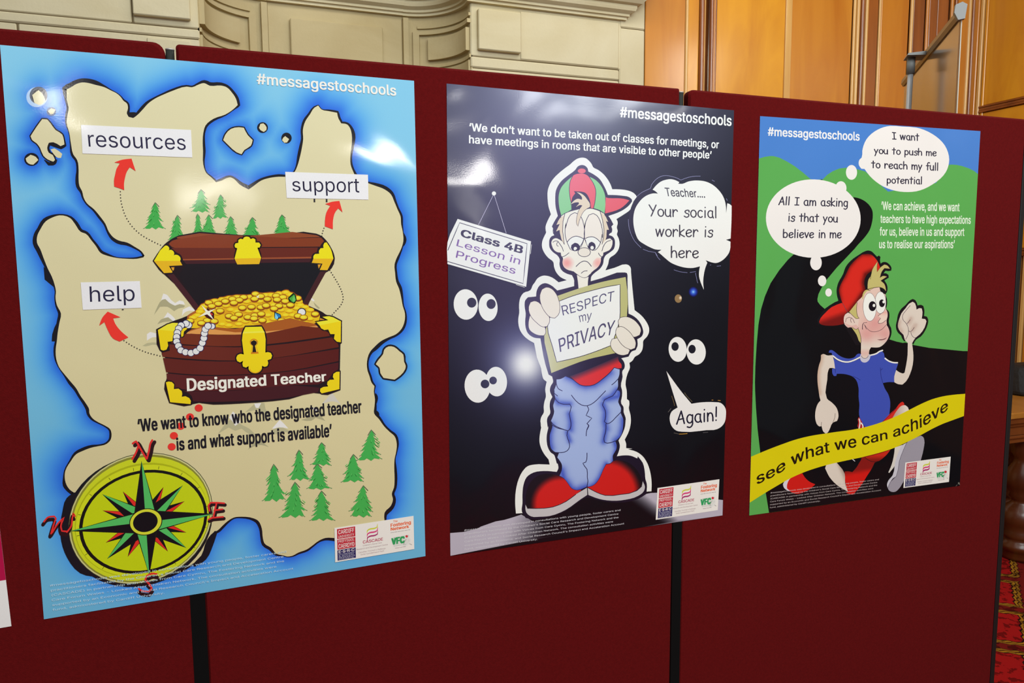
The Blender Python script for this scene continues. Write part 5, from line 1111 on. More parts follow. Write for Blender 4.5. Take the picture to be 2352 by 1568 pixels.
    def tcol(p):
        t = np.zeros(len(p))
        for q, w_, off in ((strokes[0], 9, 0), (F4([840,1010, 900,1080, 1110,1100]), 7, 0), (F4([1100,1280, 1130,1430, 1125,1568]), 8, 0), (F4([1720,1100, 1765,1250, 1750,1420, 1780,1560]), 8, 0), (F4([2030,860, 2000,960, 1750,1020]), 8, 0), (F4([1975,840, 1870,960, 1760,1010]), 7, 0),
                           (F5([700,130, 665,300, 665,440, 690,560]), 8, 0), (F5([2012,20, 2008,150, 1960,330, 1865,420]), 8, 0), (F5([880,960, 920,1110, 1000,1210, 1060,1290, 1150,1325, 1340,1262]), 9, 0), (F5([1700,845, 1580,1100, 1500,1210, 1420,1255]), 7, 0), (F5([980,260, 1030,420]), 6, 0), (F5([1650,430, 1690,200]), 7, 0), (F5([1825,790, 1890,560, 1850,430]), 6, 0)):
            t = np.maximum(t, np.exp(-(poly_dist(p, q, False)/w_)**1.5))
        return BL + (BD-BL)*t[:, None]
    S.poly(B_, trd, tcol, step=3.6)
    for q in (F4([1035,590, 1100,615, 1180,660, 1290,745, 1400,770, 1560,745, 1700,650, 1840,530, 1925,432, 2028,460]), F4([860,650, 865,740, 900,820, 970,858]), F4([825,905, 885,952]), F4([822,850, 840,1000, 900,1070, 1000,1105, 1110,1102, 1135,1150, 1100,1280, 1125,1400, 1130,1500, 1110,1568]),
              F4([1140,938, 1220,1040, 1330,1120, 1430,1132, 1550,1075, 1670,960, 1768,858]), F4([1430,1135, 1460,1200, 1410,1310, 1515,1360, 1425,1460, 1462,1500, 1430,1568]), F5([1345,100, 1380,130, 1340,220, 1332,325]),
              F4([2030,855, 1975,840, 1900,950, 1750,1020, 1710,1120, 1760,1220, 1770,1330, 1745,1425, 1800,1462, 1850,1445, 1950,1350, 2050,1250]), F4([1995,640, 1940,700, 1882,748]), F4([765,1420, 800,1470, 900,1530, 1000,1568]),
              F5([700,120, 800,180, 900,205, 1000,232, 1040,190, 1050,90, 1035,0]), F5([990,240, 975,320, 1010,420, 1025,530, 980,600, 880,632, 780,630]), F5([1695,100, 1690,250, 1655,380, 1670,445, 1720,460, 1860,420]),
              F5([1345,640, 1340,760, 1325,805, 1270,828, 1300,880, 1345,940, 1352,1080, 1362,1160, 1345,1262]), F5([840,1060, 920,1110, 1000,1210, 1060,1290, 1150,1325, 1250,1305, 1345,1265, 1420,1255, 1500,1210, 1580,1100, 1650,940, 1700,845, 1770,835, 1825,790])):
        S.line(B_, q, 1.7, (28, 24, 60), smooth=2)
    # shoes
    def shoe(cx, cy, rx, ry):
        return lambda p: np.array([16, 12, 16.]) + (np.array([196, 26, 20.])-np.array([16, 12, 16.]))*np.clip((1.06-np.hypot((p[:, :1]-cx)/rx, (p[:, 1:]-cy)/ry))/.22, 0, 1)
    S.poly(B_, np.vstack([F5([820,1060, 920,1110, 1000,1210, 1060,1290, 1150,1325, 1260,1310]), F6([1290,540, 1200,605, 1080,655, 1000,665, 840,668, 830,560, 880,420, 960,360])]), shoe(1292, 1158, 70, 66), step=4)
    S.poly(B_, np.vstack([F5([1350,1265, 1420,1255, 1500,1210, 1580,1100, 1650,940, 1700,850, 1770,840, 1830,790]), F6([1720,230, 1830,290, 1890,390, 1900,460, 1850,500, 1700,545, 1560,548, 1480,520])]), shoe(1395, 1132, 74, 78), step=4)
    SO = (186, 178, 176)
    S.poly(B_, F6([1395,478, 1395,545, 1330,588, 1200,680, 1050,738, 960,745, 880,742, 838,710, 828,680, 828,635, 845,668, 1000,665, 1080,652, 1200,602, 1290,540]), SO); S.poly(B_, F6([1400,478, 1480,520, 1560,548, 1700,540, 1850,505, 1895,465, 1905,420, 1925,470, 1915,510, 1860,555, 1750,588, 1620,598, 1500,580, 1405,545]), SO)
    for q in (F6([1290,540, 1200,605, 1080,655, 1000,667, 845,668]), F6([1400,478, 1480,521, 1560,549, 1700,541, 1850,506, 1895,466]), F6([1395,470, 1400,545]), F6([1340,500, 1395,475])): S.line(B_, q, 1.5, DK, smooth=2)
    # eyes in the dark
    WE = (224, 219, 212)
    def eyes(nm, a): 
        for (x, y, rx, ry, px, py, pr, prx) in a:
            S.ell(nm, x, y, rx, ry, WE, rot=-4, n=36)
        for (x, y, rx, ry, px, py, pr, prx) in a: S.ell(nm, px, py, prx, pr, (18, 16, 24), n=24)
    eyes('eyes_drawing#1', [(1069.8, 699, 27.8, 35, 1083.4, 694.8, 11.4, 10.8), (1121, 705.5, 21.8, 31.5, 1128, 698, 11.4, 10.5)])
    eyes('eyes_drawing#2', [(1096.5, 886.5, 29.5, 38, 1114, 881.5, 10, 10), (1140, 876, 24.5, 34, 1132.5, 873.5, 9, 8.8)])
    eyes('eyes_drawing#3', [(1556.5, 802, 20.8, 28.6, 1550.5, 795.5, 10, 8.4), (1599, 808, 22, 29, 1589.5, 801.5, 10, 8.4)])
    # hanging sign
    S.line('class_sign_drawing', F7([900,455, 632,992]), .9, (168, 162, 196)); S.line('class_sign_drawing', F7([925,455, 1142,1150]), .9, (176, 170, 200)); S.ell('class_sign_drawing', *(F7([916,417])[0]), 4.8, 4.8, WH, n=20)
    S.line('class_sign_drawing', F10([1768,170, 1745,345]), .9, WH); S.line('class_sign_drawing', F10([1480,905, 1640,958]), .9, WH)
    sq = np.vstack([F7([248,885, 1597,1297]), F10([1668,948, 222,528]), [(1027.9, 556)]])
    S.line('class_sign_drawing', sq[:3], 2.4, (14, 12, 18)); S.line('class_sign_drawing', sq[2:4], 2.2, (14, 12, 18)); S.poly('class_sign_drawing', sq, (226, 220, 214))
    S.line('class_sign_drawing', np.vstack([[(1028.4, 575)], F7([285,955, 1525,1340]), F10([1612,888, 222,482])]), 1.7, (36, 32, 44), cap=False)
    S.text('class_sign_drawing', 'Class 4B', np.vstack([F7([295,1200]), F10([1595,338])]), np.vstack([F7([320,1072]), F10([1625,205])]), (26, 22, 34), bold=.03, vtop=.745)
    S.text('class_sign_drawing', 'Lesson in', F10([383,195, 1545,540]), F10([412,75, 1578,415]), (104, 70, 132), bold=.006, vtop=.745)
    S.text('class_sign_drawing', 'Progress', F10([372,408, 1460,715]), F10([400,282, 1490,590]), (102, 66, 130), bold=.006, vtop=.745)
    # speech bubbles
    bub = np.vstack([F8([550,348, 620,265, 720,190, 800,165, 870,155, 960,170, 1042,210, 1020,238, 1100,240, 1200,200, 1300,182, 1400,180, 1530,200, 1650,255, 1760,350, 1840,460, 1890,600, 1902,780, 1922,598, 1960,610, 2003,642, 2003,800, 1985,1245, 1900,1268, 1983,1303, 1980,1400]),
        F9([1985,40, 1960,150, 1900,240, 1820,310, 1720,350, 1640,340, 1580,320, 1525,298, 1556,345, 1520,440, 1490,580, 1480,700, 1492,842, 1440,720, 1405,600, 1408,480, 1420,412, 1300,440, 1150,435, 1000,395, 880,340, 780,260, 700,190, 648,150, 715,108, 600,100, 500,60, 390,0]),
        F8([300,1280, 230,1130, 200,980, 198,850, 230,700, 300,580, 400,480, 500,430, 570,415, 650,420, 600,375])])
    for q in (F8([525,265, 600,170, 700,105, 790,88, 900,105, 1000,135, 1070,172, 1150,140, 1280,105, 1430,100]), F8([265,470, 350,400, 440,355, 510,325, 530,270]), F8([105,890, 110,1000, 150,1150, 220,1290, 340,1415]), F8([375,1440, 480,1480, 600,1500, 640,1568]),
              F9([600,160, 640,240, 690,295]), F9([940,475, 1050,510, 1190,528]), F9([1235,525, 1345,507]), F9([1340,530, 1360,640, 1380,720]), F9([1605,390, 1625,385]), F9([1730,410, 1805,402]), F8([1640,170, 1690,195]), F8([1905,510, 1925,550])):
        S.line('speech_bubble_drawing#1', q, .9, (120, 118, 160), smooth=2, cap=False)
    S.poly('speech_bubble_drawing#1', F8([550,330, 440,360, 350,405, 265,475, 190,590, 140,720, 110,860, 115,1000, 160,1150, 300,1200, 500,800]), (16, 12, 22), step=12)
    S.poly('speech_bubble_drawing#1', bub, (228, 221, 213))
    S.text('speech_bubble_drawing#1', 'Teacher....', F8([800,465, 1518,495]), F8([768,310, 1500,352]), (46, 42, 46), bold=.012, vtop=.73)
    CI = (44, 38, 44)
    S.comic('speech_bubble_drawing#1', 'Your social', F8([480,830, 1725,865]), F8([474,612, 1722,648]), CI, .105)
    S.comic('speech_bubble_drawing#1', 'worker is', F8([600,1203, 1665,1216]), F8([600,983, 1668,1000]), CI, .105)
    S.comic('speech_bubble_drawing#1', 'here', F9([885,248, 1400,256]), F9([882,32, 1398,34]), CI, .105)
    b2 = np.vstack([[(1530.5, 852)], F11([845,0, 1025,215, 1150,195, 1300,184, 1450,186, 1560,200, 1620,250, 1655,320, 1658,420, 1640,540, 1590,620, 1500,680, 1300,700, 850,728, 750,710, 670,640, 630,540, 628,440, 660,360, 770,285, 680,0])])
    for q, c in ((F11([660,70, 700,190, 715,255]), (110, 86, 50)), (F11([595,370, 650,300]), (90, 84, 80)), (F11([800,772, 860,770, 950,762]), (210, 150, 50)), (F11([700,750, 800,772]), (90, 80, 70)), (F11([1395,147, 1425,147]), (190, 130, 50)), (F11([1510,152, 1560,158]), (200, 140, 50)), (F11([1235,745, 1330,738]), (80, 76, 76)), (F11([895,10, 940,75, 1040,180]), (100, 86, 60))):
        S.line('speech_bubble_drawing#2', q, 1.2, c, cap=False)
    S.poly('speech_bubble_drawing#2', b2, (224, 217, 210))
    S.comic('speech_bubble_drawing#2', 'Again!', F11([740,590, 1500,522]), F11([740,335, 1494,262]), (26, 22, 40), .11)
    # coloured flare spots
    def spot(x, y, r, stops):
        for i in range(len(stops)): S.ell('flare_dot_drawing', x, y, r*(1-i/len(stops)), r*1.08*(1-i/len(stops)), stops[i], n=24)
    spot(1592.3, 670, 10.6, [(10, 12, 70), (20, 36, 130), (34, 66, 170), (60, 110, 200), (120, 170, 220)])
    S.ell('flare_dot_drawing', 1557.8, 685.5, 8.2, 9.6, (134, 102, 58)); S.ell('flare_dot_drawing', 1562.5, 684, 3.4, 4.2, (176, 148, 110)); S.ell('flare_dot_drawing', 1562.8, 683.6, 1.8, 2.4, (214, 196, 172))
    # lettering
    S.text('heading_lettering', '#messagestoschools', [(1423.5, 268.5), (1680, 289)], [(1423.8, 245.5), (1680.5, 265.5)], WHT, bold=.018, vtop=.73)
    S.text('quotation_lettering', '\u2018We don\u2019t want to be taken out of classes for meetings, or', np.vstack([U([305,1178]), [(1450+788/3.92, 1335/3.92)]]), np.vstack([U([305,1108]), [(1450+790/3.92, 1268/3.92)]]), WHT, bold=.02, vtop=.735)
    S.text('quotation_lettering', 'have meetings in rooms that are visible to other people\u2019', np.vstack([U([302,1288]), [(1450+722/3.92, 1428/3.92)]]), np.vstack([U([302,1218]), [(1450+724/3.92, 1362/3.92)]]), WHT, bold=.02, vtop=.745)
    SP = ['#messagetoschools was developed in consultations with young people, foster carers and', "practitioners facilitated by the Children's Social Care Research and Development Centre", '(CASCADE) in partnership with Voices from Care Cymru, The Fostering Network and the', 'Care Forum Wales - Looked After Children Network. The consultation activities were', "supported by an Economic and Social Research Council's Impact and Acceleration Account", 'fund, administered by Cardiff University.']
    S.lead = 1.05
    S.para('small_print', SP, F6([264,878])[0], F6([1700,690])[0], F6([266,1052])[0], (208, 202, 204), bold=0.018)
    logos(S, F12([400,482, 1538,321, 1508,888, 368,1066]))
    S.finish(tree={'cartoon_boy_outline': 'cartoon_boy_drawing', 'placard_drawing': 'cartoon_boy_drawing'})
build_privacy_poster()
# ================================================================== poster with the running boy on green hills
def build_achieve_poster():
    S = Sheet('poster', [(1745.9, 266.6), (2252, 301), (2204.5, 1115), (1721, 1183.5)],
              'green and black poster with a running cartoon boy and yellow ribbon, farthest right')
    G1 = lambda q: Z(1700, 250, 8, q); G2 = lambda q: Z(1960, 260, 8, q); G3 = lambda q: Z(1700, 400, 8, q); G4 = lambda q: Z(1960, 430, 8, q)
    G5 = lambda q: Z(1860, 560, 8, q); G6 = lambda q: Z(1840, 740, 8, q); G7 = lambda q: Z(2000, 660, 8, q); G8 = lambda q: Z(1710, 860, 8, q)
    G9 = lambda q: Z(1940, 860, 8, q); G10 = lambda q: Z(1710, 1010, 8, q); G11 = lambda q: Z(1950, 980, 8, q)
    cr = S.corners
    S.base('paper', lambda p: np.tile(np.array([70, 120, 188.]), (len(p), 1)), 20, 30)
    def edge(side, v):   # point on the left/right/bottom edge at height v
        a, b = (cr[0], cr[3]) if side == 'l' else (cr[1], cr[2]); t = (v-a[1])/(b[1]-a[1]); return a + t*(b-a)
    GR = (86, 158, 76)
    hill = np.vstack([[edge('l', 364)], G1([450,880, 560,865, 620,868, 720,895, 860,965, 1000,1050, 1150,1165, 1295,1290]), G1([1400,1300, 1520,1292, 1600,1210, 1700,1145, 1820,1095, 1950,1080, 2100,1095, 2300,1148]), [(2040, 440)], [(2150, 420)],
                      G2([1730,950, 1800,942, 1900,948, 2000,970, 2120,1010, 2220,1060]), [edge('r', 399.5), edge('r', 809), edge('r', 1114), cr[2], cr[3]]])
    S.poly('hill_drawing', hill, GR, smooth=0)
    BK = (10, 11, 15)
    sha = np.vstack([G4([0,180, 100,200, 220,260, 310,350, 350,430, 358,520, 340,660, 300,785, 200,930, 80,1060, 0,1155]), G5([905,0, 700,220, 500,430, 300,670, 220,800, 160,920, 140,1010, 145,1060, 190,1120, 275,1195, 360,1130, 460,1070, 560,1030]),
                     G5([700,1200, 1200,1500]), G6([1500,290, 1620,312, 1760,355, 1870,378, 1915,370, 1990,390, 2060,415, 2352,468]), G7([1700,1168]), [edge('r', 806), cr[2]], [(1766.5, 1177)], G10([450,1335, 390,970, 290,235]), G8([290,1435, 240,1000, 210,600, 195,300, 190,0]),
                     [(1734, 880), (1735, 840), (1738, 790), (1742, 745), (1748, 710), (1757, 680), (1770, 650), (1790, 620)], G3([880,1568, 980,1475, 1500,1400, 2200,900, 2090,420])])
    S.poly('shadow_drawing', sha, BK, smooth=0)
    S.poly('shadow_drawing', G4([0,180, 100,200, 220,260, 310,350, 350,430, 358,520, 340,660, 300,785, 200,930, 80,1060, 0,1155, -120,1000, 60,600]), BK)
    # thought bubbles
    BW = (226, 218, 211)
    b1 = G2([675,232, 900,245, 1160,264, 1300,305, 1450,380, 1580,475, 1680,590, 1740,720, 1762,850, 1745,970, 1700,1080, 1600,1200, 1450,1310, 1300,1390, 1150,1435, 1000,1447, 850,1438, 700,1405, 550,1345, 420,1260, 300,1150, 205,1022, 150,1020, 105,960, 98,900, 115,850, 152,815, 165,690, 185,600, 240,480, 330,380, 450,300, 560,255])
    S.poly('thought_bubble_drawing#1', b1, BW, smooth=2)
    for x, y, rx, ry in ((1955.8, 395.8, 12.8, 17),): S.ell('thought_bubble_drawing#1', x, y, rx, ry, BW)
    S.poly('shadow_drawing', G3([1470,97, 1500,92, 1520,100, 1500,106]), BK)
    a = np.linspace(0, 2*np.pi, 60, endpoint=False)
    S.ell('thought_bubble_drawing#2', 1868, 501.8, 108.8, 90, BW, rot=1.5, n=64)
    S.ell('thought_bubble_drawing#2', 1931.5, 432, 12.8, 16, BW)
    for x, y, rx, ry in ((1874.2, 603, 13.3, 17.5), (1888.3, 644.8, 9.6, 12.3), (1903.1, 671.5, 7.4, 9.3)): S.ell('thought_bubble_drawing#2', x, y, rx, ry, BW)
    CI = (50, 46, 62)
    S.comic('thought_bubble_drawing#2', 'All I am asking', G3([700,560, 1980,592]), G3([712,400, 1985,430]), CI, .13)
    S.comic('thought_bubble_drawing#2', 'is that you', G3([885,862, 1795,880]), G3([890,700, 1798,724]), CI, .13)
    S.comic('thought_bubble_drawing#2', 'believe in me', G3([782,1163, 1865,1170]), G3([785,1002, 1868,1006]), CI, .13)
    S.comic('thought_bubble_drawing#1', 'I want', G2([712,475, 1215,503]), G2([705,343, 1212,372]), CI, .14)
    S.comic('thought_bubble_drawing#1', 'you to push me', G2([378,738, 1530,785]), G2([376,605, 1532,650]), CI, .135)
    S.comic('thought_bubble_drawing#1', 'to reach my full', G2([325,1000, 1558,1050]), G2([322,855, 1560,902]), CI, .135)
    S.comic('thought_bubble_drawing#1', 'potential', G2([612,1282, 1260,1300]), G2([612,1150, 1262,1158]), CI, .135)
    S.text('heading_lettering', '#messagestoschools', G1([505,490, 2195,582]), G1([507,340, 2197,428]), (224, 220, 218), bold=.02, vtop=.73)
    QC = (216, 224, 200)
    S.text('quotation_lettering', '\u2018We can achieve, and we want', G4([515,412, 1950,440]), G4([515,262, 1952,288]), QC, bold=.018, vtop=.735)
    S.text('quotation_lettering', 'teachers to have high expectations', G4([495,650, 2155,670]), G4([498,505, 2158,528]), QC, bold=.018, vtop=.735)
    S.text('quotation_lettering', 'for us, believe in us and support', G4([482,885, 2038,892]), G4([484,738, 2040,746]), QC, bold=.018, vtop=.735)
    S.text('quotation_lettering', 'us to realise our aspirations\u2019', G4([470,1117, 1862,1117]), G4([474,972, 1864,970]), QC, bold=.018, vtop=.735)
    B_ = 'running_boy_drawing'; K = (20, 18, 22); LN = (90, 62, 70); R0 = np.array([204, 38, 28.]); RDK = np.array([112, 20, 18.])
    SK = np.array([210, 194, 178.])
    # black outline around cap, hair, face
    S.poly(B_, np.vstack([G5([270,1195, 400,1110, 525,1040, 500,950, 492,850, 520,720, 610,555, 660,420, 760,300, 900,200, 1000,140, 1070,120, 1130,135, 1190,190, 1235,235, 1270,212, 1298,240, 1290,310, 1302,360, 1340,335, 1400,335, 1460,375, 1500,440, 1495,490, 1440,498, 1390,492, 1355,540, 1400,540, 1445,570, 1450,620, 1370,670, 1420,760, 1418,880, 1395,920, 1415,1000, 1420,1100, 1400,1190, 1450,1240, 1462,1340, 1450,1430, 1500,1568]), G6([1640,60, 1662,180, 1630,300, 1540,420, 1000,420, 780,40, 330,30]), G5([160,1500, 130,1400])]), K)
    def capc(p):
        d = poly_dist(p, G5([560,1030, 530,850, 560,720, 640,600, 720,420, 840,280, 960,190, 1130,190]), False); e = poly_dist(p, G5([1160,490, 1030,560, 990,700, 1010,850, 860,1080, 725,1250]), False)
        t = np.maximum(np.exp(-(d/4.5)**1.6)*.75, np.exp(-(e/6)**1.8)*.9); return R0 + (RDK*.7-R0)*t[:, None]
    S.poly(B_, G5([600,1085, 545,920, 535,840, 570,740, 620,640, 670,540, 740,400, 850,280, 960,195, 1020,187, 1120,192, 1180,240, 1245,320, 1290,430, 1235,515, 1160,490, 1060,550, 1010,640, 1000,740, 1020,830, 1010,900, 960,975, 860,1070, 790,1165, 725,1250, 690,1250]), capc, smooth=2, step=4)
    S.poly(B_, G5([590,1082, 690,1250, 640,1300, 620,1400, 620,1470, 500,1495, 350,1502, 240,1490, 185,1465, 170,1430, 200,1360, 280,1270, 400,1160]), lambda p: R0 + (RDK-R0)*np.clip((p[:, 1:2]-725+(p[:, :1]-1900)*.35)/14, 0, 1), smooth=2, step=4)
    HR = (186, 172, 104)
    # face
    def fc(p):
        c = np.array([216, 182, 166.]) + (np.array([214, 200, 184.])-np.array([216, 182, 166.]))*np.clip((p[:, 1:2]-765)/22, 0, 1)
        for (x, y, r, k) in ((2010, 742, 22, .8), (2033, 768, 16, .7), (1990, 768, 20, .7), (1968, 700, 12, .3), (2032, 721, 8, .4)):
            g = np.exp(-(np.hypot(p[:, :1]-x, p[:, 1:]-y)/r)**2)*k; c = c + (np.array([206, 138, 132.])-c)*g
        return c
    S.poly(B_, np.vstack([G5([1100,830, 1280,795, 1300,870, 1390,930, 1400,1100, 1395,1190, 1420,1240, 1428,1330, 1410,1400, 1415,1480]), G6([1560,30, 1610,120, 1625,200, 1600,290, 1530,390, 1440,455, 1350,462, 1285,458, 1250,520, 1240,600, 1180,660, 1110,620, 1100,500, 1100,370, 1085,230, 1050,120]), G5([900,1568, 820,1500, 760,1300, 870,1060, 960,970, 1000,900])]), fc, step=6)
    S.poly(B_, G5([720,1252, 860,1075, 868,1250, 885,1330, 908,1365, 860,1375, 800,1330]), HR); S.poly(B_, G6([925,90, 945,80, 1050,120, 1085,230, 1100,380, 1085,370, 1020,230]), HR)
    S.poly(B_, G5([960,1000, 985,890, 1030,845, 1075,842, 1110,860, 1050,865, 1000,930, 975,1020]), HR)
    S.poly(B_, G5([700,1260, 760,1290, 830,1370, 900,1380, 880,1500, 850,1560, 790,1520, 700,1538, 640,1480, 622,1390, 645,1300]), (216, 190, 174), smooth=2)
    S.poly(B_, G5([630,1440, 700,1538, 760,1530, 850,1568, 900,1540, 850,1480, 760,1500]), (212, 168, 156), smooth=2)
    # quiff
    hq = G5([1245,320, 1232,420, 1235,520, 1300,430, 1370,380, 1420,395, 1470,455, 1370,445, 1320,510, 1285,625, 1340,590, 1415,600, 1300,675, 1370,740, 1400,870, 1370,830, 1280,792, 1190,800, 1100,838, 1062,830, 1065,720, 1080,650, 1120,590, 1150,470])
    S.line(B_, hq, 1.1, (60, 44, 26), True); S.poly(B_, hq, HR); S.line(B_, G5([1120,590, 1112,650]), 1, (90, 74, 40)); S.poly(B_, G5([1290,795, 1350,825, 1380,900, 1340,890, 1290,860]), K, smooth=2)
    S.line(B_, G5([1062,830, 1190,800, 1285,792]), 1, (80, 60, 40), smooth=2); S.line(B_, G5([1062,840, 1115,862]), 1, (70, 50, 40))
    # eyes
    for c_, rx, ry, rt in (((1297/8+1860, 1078/8+560), 13, 25.5, 0), ((1100/8+1860, 1158/8+560), 15.6, 32.8, -1)):
        S.ell(B_, c_[0], c_[1], rx, ry, LN, rt, 40); S.ell(B_, c_[0], c_[1], rx-.7, ry-.7, (228, 222, 212), rt, 40)
    for x, y, rx, ry in ((1150, 1143, 8.6, 11.4), (1325, 1090, 6.6, 8.9)): S.ell(B_, 1860+x/8, 560+y/8, rx, ry, (20, 16, 24))
    S.ell(B_, 1860+1178/8, 560+1130/8, 3, 3.6, (228, 222, 212)); S.ell(B_, 1860+1355/8, 560+1065/8, 2.8, 3.2, (228, 222, 212))
    # nose, smile, ear lines
    S.poly(B_, G5([1255,1320, 1330,1265, 1390,1242, 1425,1290, 1420,1360, 1380,1420, 1300,1455, 1252,1450, 1300,1360]), lambda p: np.array([222, 196, 178.]) + (np.array([218, 150, 138.])-np.array([222, 196, 178.]))*np.clip(1-(p[:, 1:2]-715)/14, 0, 1)**2, smooth=2, step=4)
    for q in (G5([1252,1322, 1300,1285, 1350,1252]), G5([1302,1362, 1255,1430, 1262,1460, 1320,1455, 1400,1400]), G5([655,1435, 670,1370, 720,1345, 780,1370, 822,1450]), G5([765,1355, 745,1400, 765,1447]), G5([1050,1443, 990,1448, 970,1480, 962,1568]), G5([1000,1480, 1040,1568]),
              G6([1160,38, 1210,110, 1280,165, 1370,172, 1480,130, 1560,50]), G6([1130,135, 1130,60, 1150,10, 1210,2]), G6([940,85, 980,120, 1020,130, 1058,95]), G5([868,1070, 860,1200, 880,1330, 908,1368, 850,1375, 780,1310, 725,1255]), G6([1050,115, 1095,260, 1100,380]), G5([600,1090, 690,1250])):
        S.line(B_, q, 1.0, LN, smooth=3)
    S.poly(B_, G6([1395,315, 1460,312, 1530,300, 1578,270, 1550,305, 1500,325, 1440,328]), (110, 66, 70), smooth=2)
    # raised hand and arm
    S.poly(B_, G7([780,1050, 760,1020, 680,1020, 655,970, 615,990, 575,930, 560,885, 510,840, 470,770, 462,690, 480,610, 500,500, 560,390, 640,320, 720,235, 770,210, 820,235, 860,330, 920,318, 965,340, 985,420, 978,522, 1030,535, 1055,590, 1045,680, 1000,790, 920,900, 830,960]), K, smooth=2)
    def arm(p): return SK + 0*p[:, :1]
    S.poly(B_, G7([625,962, 600,870, 540,810, 500,730, 500,660, 530,560, 560,480, 640,380, 700,300, 770,262, 810,290, 840,408, 890,380, 935,385, 950,450, 935,572, 1000,580, 1022,620, 990,730, 900,860, 820,925, 760,1020, 680,1020]), lambda p: SK + (np.array([186, 158, 142.])-SK)*(np.exp(-(poly_dist(p, G7([740,570, 700,650]), False)/4.5)**1.5)+np.exp(-(poly_dist(p, G7([820,690, 760,790]), False)/4.5)**1.5)+np.exp(-(poly_dist(p, G7([520,620, 500,720, 560,810]), False)/5)**1.5)).clip(0, 1)[:, None], smooth=2, step=5)
    for q in (G7([725,330, 640,430, 585,510, 590,590, 650,660, 690,760, 685,860, 640,955]), G7([725,590, 665,668]), G7([800,730, 740,805, 715,815, 695,790]), G7([735,820, 760,890, 800,925, 825,922])): S.line(B_, q, 1.0, (70, 50, 66), smooth=3)
    S.poly(B_, G6([1960,370, 2035,370, 2050,480, 2062,600, 2050,780, 2000,950, 1930,1080, 1860,1143, 1780,1135, 1712,1100, 1710,1000, 1745,875, 1810,920, 1870,940, 1900,925, 1930,780, 1955,600, 1958,450]), lambda p: SK + 0*p[:, :1], smooth=2)
    # shirt
    BL = (58, 74, 162)
    S.poly(B_, G6([560,560, 505,555, 520,515, 555,508, 620,545, 700,610, 800,655, 900,665, 980,640, 1030,585, 1060,575, 1100,580, 1250,600, 1380,575, 1480,530, 1515,560, 1535,640, 1600,710, 1700,750, 1780,762, 1745,870, 1710,1000, 1712,1100, 1600,1098, 1500,1115, 1540,1220, 1600,1320, 1635,1450, 1635,1568]).tolist() + G9([835,600, 800,780, 640,900, 380,970, 300,850, 265,740, 270,560, 255,400, 255,250]).tolist() + G6([1050,1180, 1010,1060, 950,1000, 850,960, 750,945, 655,945, 645,985, 600,985, 575,940, 570,850, 620,850, 600,720]).tolist(), BL)
    S.line(B_, G6([575,615, 660,680, 760,720, 860,728, 960,700, 1085,640]), 4, K, smooth=3, cap=False); S.line(B_, G6([580,612, 660,675, 760,718, 860,728, 960,700, 1088,638]), 3.1, (226, 220, 210), smooth=3, cap=False)
    S.line(B_, G6([1270,605, 1380,575, 1440,535, 1495,515]), 3.1, (226, 220, 210), smooth=3); S.line(B_, G6([1535,655, 1600,705, 1690,738, 1778,742]), 3.1, (226, 220, 210), smooth=3, cap=False)
    S.poly(B_, G6([1085,610, 1100,580, 1240,580, 1275,600, 1260,670, 1220,720, 1165,740, 1110,720, 1085,670]), (190, 184, 194), smooth=2)
    S.poly(B_, G6([1100,470, 1260,470, 1245,560, 1235,620, 1210,650, 1170,662, 1130,645, 1105,600]), lambda p: np.array([212, 200, 184.]) + (np.array([212, 172, 158.])-np.array([212, 200, 184.]))*np.exp(-((p[:, 1:2]-811)/9)**2), step=3); S.line(B_, G6([1105,615, 1130,650, 1175,662, 1215,645, 1235,610]), 1, LN, smooth=3)
    for q in (G6([1455,830, 1460,930, 1475,1020, 1500,1112]), G6([1495,845, 1465,880]), G6([950,990, 1020,1020, 1088,1062]), G6([628,855, 630,930])): S.line(B_, q, 1.1, (34, 40, 110), smooth=2)
    # lowered arm and hand
    S.poly(B_, G6([365,600, 400,582, 440,590, 460,602, 575,602, 605,720, 622,850, 570,838, 520,840, 500,880, 480,1050, 472,1395]).tolist() + G8([1515,440, 1600,510, 1690,610, 1720,700, 1722,790, 1700,850, 1620,885, 1560,1010, 1520,1070, 1490,1082, 1450,1050, 1415,945, 1380,952, 1345,930, 1305,840, 1297,740, 1320,600, 1350,530, 1397,475]).tolist() + G6([355,1430, 320,1250, 300,1080, 300,950, 330,780, 360,690]).tolist(),
           lambda p: SK + (np.array([184, 146, 120.])-SK)*(np.clip(1-poly_dist(p, G6([370,590, 355,700, 310,850, 298,1000, 310,1200, 330,1300]), False)/10, 0, 1)*.75)[:, None], step=5)
    for q in (G8([1665,710, 1655,800, 1622,880]), G8([1415,870, 1408,945])): S.line(B_, q, 1, (110, 92, 84))
    # shorts, legs, shoes around the ribbon
    S.poly(B_, G9([240,820, 262,778, 290,820, 350,950, 420,975, 260,1000, 235,950, 250,880]), (170, 40, 40)); S.line(B_, G9([265,815, 280,870, 262,1000]), 2.4, (226, 220, 210)); S.line(B_, G9([305,890, 335,940, 330,990]), 2.6, (226, 220, 210))
    S.poly(B_, G9([690,870, 810,740, 940,620, 1020,520, 1060,497, 1090,520, 1095,560, 980,700, 870,805]), (198, 40, 30)); S.line(B_, G9([690,872, 830,740, 960,610]), 1.2, (110, 20, 40))
    S.poly(B_, G9([870,810, 960,660, 1050,570, 1110,560, 1160,600, 1180,650]), lambda p: np.array([176, 150, 132.]) + (np.array([214, 200, 186.])-np.array([176, 150, 132.]))*np.clip((p[:, :1]-2055)/26, 0, 1), step=5)
